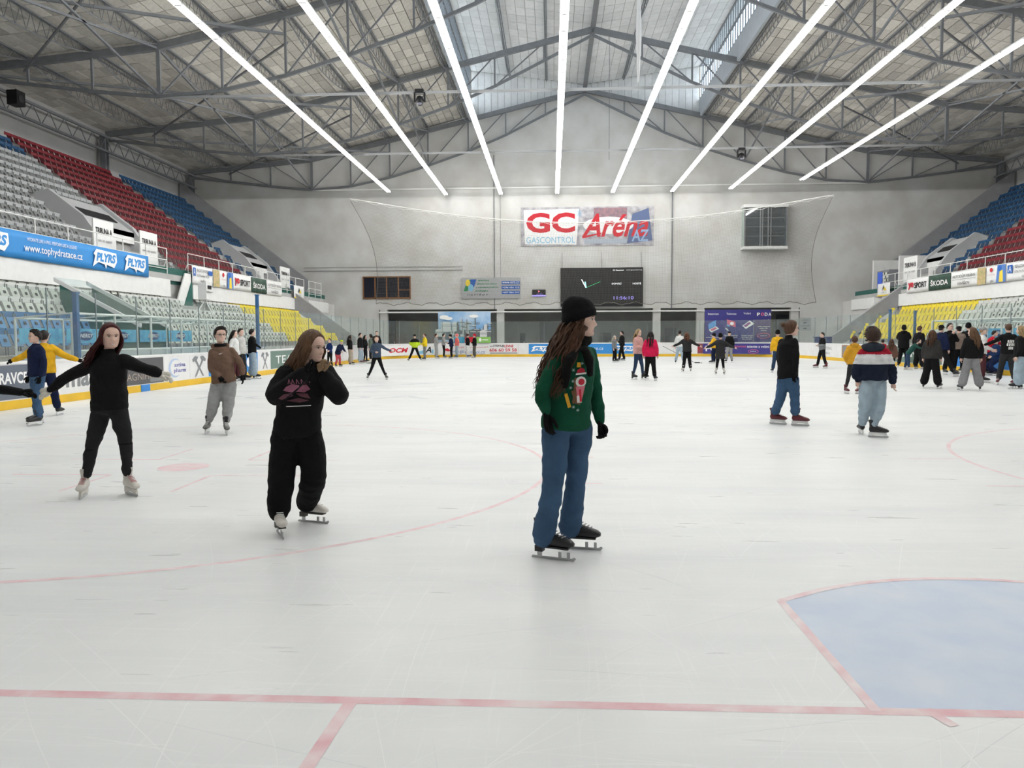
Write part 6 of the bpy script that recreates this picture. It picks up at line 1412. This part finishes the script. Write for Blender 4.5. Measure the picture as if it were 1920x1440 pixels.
G('skater in a grey sweater and black trousers at the refinery hoarding', 832, 671, 626, 90, ('sweater', GREYS), ('straight', BLK), ('short', H_DK), 'hb', arms='front')
G('skater in a navy jacket and black hat at the refinery hoarding', 847, 672.5, 628, 275, ('jacket', NAVY), ('straight', BLK), None, 'hb', hat=('beanie', BLK), arms='front', lean=.1)
G('skater in a coral jacket and pale jeans at the end boards', 857, 671, 627, 285, ('jacket', CORAL), ('straight', JEANL), None, 'hb', hat=('beanie', CORAL), arms='pocket', topname='jacket')
G('skater in a black top and white trousers beside the refinery hoarding', 877, 670, 627, 65, ('sweater', BLK), ('wide', WHT), None, 'hb', hat=('beanie', MAROON), arms='front')
G('skater in a black jacket, olive trousers and red hat', 890, 671, 627, 275, ('jacket', BLK), ('wide', OLIVE), None, 'fw', hat=('beanie', RED), arms='front', topname='jacket')
G('pale-haired skater in a grey sweater before the blue advert', 1152, 679, 630, 60, ('sweater', GREYD), ('straight', BLK), ('mid', H_WH), 'hb', arms='down')
G('skater in black facing the pale-haired one', 1166, 677, 621, 280, ('jacket', BLK), ('straight', BLK), ('short', H_DK), 'hb', stride=.18, arms='front')
G('blond girl in a pink jacket and blue jeans', 1196, 711, 618, 55, ('jacket', PINK), ('slim', JEAND), ('pony', H_BL), 'fb', arms='front', stride=.1, topname='jacket', pantname='jeans')
G('girl in a crimson jacket with long dark hair, from behind', 1219, 714, 622, 170, ('jacket', CRIM), ('straight', BLK), ('long', H_DK), 'hb', topname='jacket', hem=-.16)
G('skater in a white sweater and pale jeans before the end boards', 1274, 682, 620, 170, ('sweater', WHT), ('straight', JEANL), ('crop', H_DK), 'hb', stance=.3)
G('skater in a flared black jacket with a hockey stick', 1288, 697, 624, 190, ('jacket', BLK2), ('straight', BLK), ('mid', H_BR2), 'fw', lean=.18, arms='out', topname='jacket', coat=.12, hem=-.1)
G('skater in a yellow jacket behind the long black coat', 1338, 681, 626, 250, ('jacket', YEL), ('straight', NAVY), None, 'hb', arms='out', hat=('beanie', BLK), topname='jacket')
G('skater in a long black quilted coat and white skates', 1350, 702, 626, 180, ('jacket', BLK2), ('slim', BLK), None, 'fw', hat=('beanie', BLK), coat=.52, arms='out', topname='coat', sleeve=1.0)
G('skater in a black jacket and pale trousers in front of the violet hoarding', 1367, 680, 622, 200, ('jacket', BLK), ('straight', GREYS), None, 'hb', hat=('cap', BLK), arms='down', topname='jacket')
G('skater in a yellow top and black hat behind the one with the bun', 1457, 699, 620, 185, ('jacket', YEL), ('straight', JEAND), None, 'hb', hat=('beanie', BLK), stride=.12, topname='jacket')
G('skater in a black and grey top with maroon skates at the corner', 1541, 690, 624, 300, ('sweater', [BLK, GREYD]), ('straight', BLK), ('short', H_DK), 'hr', stance=.75, arms='front', toppost=band(2, (1.16,)))
G('boy in a mustard jacket behind the striped puffer jacket', 1600, 738, 631, 188, ('jacket', MUST), ('slim', BLK2), ('short', H_BR), 'hr', stance=.35, hood=MUST, topname='jacket', arms='pocket', feet=((-.9, -.3, 0), (.1, -1, 0)))
G('skater in a red jacket at the boards by the blue post', 1654, 690, 637, 180, ('jacket', RED), ('straight', BLK), ('short', H_DK), 'hb', topname='jacket')
G('girl in a brown coat with long hair at the boards', 1670, 705, 636, 175, ('jacket', COC), ('slim', BLK), ('long', H_BR), 'hb', topname='coat', hem=-.2)
G('skater in a green hoodie leaning over the boards', 1700, 694, 636, 85, ('sweater', TEAL), ('straight', JEAND), ('short', H_DK), 'hw', lean=.75, arms='reach', stride=-.12, topname='hoodie')
G('figure in a bulky black hooded coat behind the leaning skater', 1693, 689, 611, 180, ('puffer', BLK), ('straight', BLK), ('short', H_DK), 'hb', hood=BLK, topname='coat', hat=('beanie', BLK), arms='reach', hem=-.25)
G('skater in a black hoodie and baggy black trousers in the crowd', 1722, 692, 612, 140, ('jacket', BLK), ('baggy', BLK), ('short', H_BR), 'hb', topname='hoodie', hem=-.2)
G('girl in a washed black hooded jacket and wide black trousers', 1745, 728, 620, 165, ('jacket', fabric('washed_black', (.035, .034, .033))), ('wide', BLK), ('half', H_BR), 'fb', hood=fabric('washed_black2', (.04, .039, .037)), stance=.3, topname='jacket', hdeg=130, bw=1.1)
G('skater in a navy jacket and cap stepping wide in the crowd', 1762, 705, 610, 150, ('jacket', NAVY), ('straight', BLK), ('crop', H_DK), 'hb', hat=('cap', BLK), stance=.9, topname='jacket')
G('dark-haired skater in a black coat with a hand at the mouth', 1778, 702, 607, 40, ('jacket', BLK), ('straight', BLK), ('short', H_DK), 'hb', arms='mouth', topname='coat', hem=-.18)
G('skater in a taupe sweater and black cap leaning on the boards', 1797, 701, 612, 200, ('jacket', TAUPE), ('straight', BLK), ('crop', H_DK), 'hb', hat=('cap', BLK), arms='front', lean=.1)
G('skater in a black hat and jacket behind the taupe sweater', 1813, 697, 607, 190, ('jacket', BLK), ('straight', BLK), None, 'hb', hat=('beanie', BLK), topname='jacket')
G('girl in a black sweater and wide grey trousers with long fair hair', 1820, 732, 615, 195, ('sweater', BLK), ('wide', GREYP), ('long', H_LB), 'fb', stance=.35, arms='down', hdeg=235, bw=1.08, sleeve=1.15)
G('skater in a grey cap, white top and maroon trousers', 1839, 717, 614, 100, ('sweater', WHT), ('straight', MAROON), ('crop', H_BL), 'hb', hat=('cap', GREYS), arms='fwd')
G('skater in a red top reaching over the boards', 1851, 703, 620, 95, ('jacket', RED), ('straight', BLK), ('crop', H_DK), 'hb', arms='reach', lean=.25)
G('child in dark blue crouching against the bright blue advert', 1866, 704, 634, 300, ('jacket', fabric('deep_blue', (.012, .03, .09))), ('straight', NAVY), ('short', H_BR), 'hb', crouch=.28, arms='fwd')
pt_ = G('skater in a black hoodie with a large white back print', 1887, 722, 608, 200, ('sweater', BLK), ('straight', BLK2), ('crop', H_BR), 'hr', stride=.14, arms='out', topname='hoodie', feet=((-.8, -.6, 0), (-.6, -.8, 0)))
def back_print():
    o = find(pt_, 'hoodie'); c = pt_.location+Vector((0, 0, 1.28)); rr = random.Random(9); sh = []
    for r_, (w, y) in enumerate(((.2, .10), (.24, .0), (.14, -.11))):
        n = 4
        for i in range(n):
            x = -w/2+w*(i+.5)/n; sh.append(([(x-w/n*.38, y-.042+rr.uniform(-.01, .01)), (x+w/n*.30, y-.046), (x+w/n*.40, y+.046+rr.uniform(-.01, .01)), (x-w/n*.3, y+.04)], INK_W))
    decal(o, sh, c, X3, Z3, 'back_print', .004)
LATER.append(back_print)
G('blond girl in a black jacket and pale flared jeans at the edge of the crowd', 1911, 729, 612, 262, ('jacket', BLK), ('wide', JEANL), ('long', H_BL), 'fb', stance=.3, topname='jacket', pantname='jeans', bw=1.0)
G('person in black standing behind the glass next to the blue post', 25, 760, 600, 100, ('jacket', BLK), ('straight', BLK), ('short', H_DK), None, g=(-13.2, 16.9, -.06), H=1.75, topname='jacket')
G('seated spectator in a pale top behind the glass', 0, 760, 600, 60, ('sweater', GREYS), ('straight', NAVY), ('short', H_BR), None, g=(-13.35, 15.0, -.06), H=1.5)
# hockey stick and puck
a, c = at(1288, 664, y=36.5), at(1303, 681, z=0); t = thing('hockey_stick', (c.x, c.y, 0), 'black hockey stick held by the skater in the flared jacket', 'hockey stick')
MB().bar((c.x, c.y, .03), (a.x, c.y-.4, 1.0), .03, .02).build('shaft', M_BLACK, t); MB().bar((c.x-.02, c.y, .035), (c.x+.28, c.y-.05, .035), .015, .07).build('blade', M_BLACK, t)
p = at(1315, 681, z=0); MB().tube([(p.x, p.y, 0), (p.x, p.y, .03)], .045, 14).build('puck', M_BLACK, loc=(p.x, p.y, 0), label='small black puck on the ice beside the hockey stick', cat='puck')
flush_soft()
for fn in LATER: fn()
flush_texts()
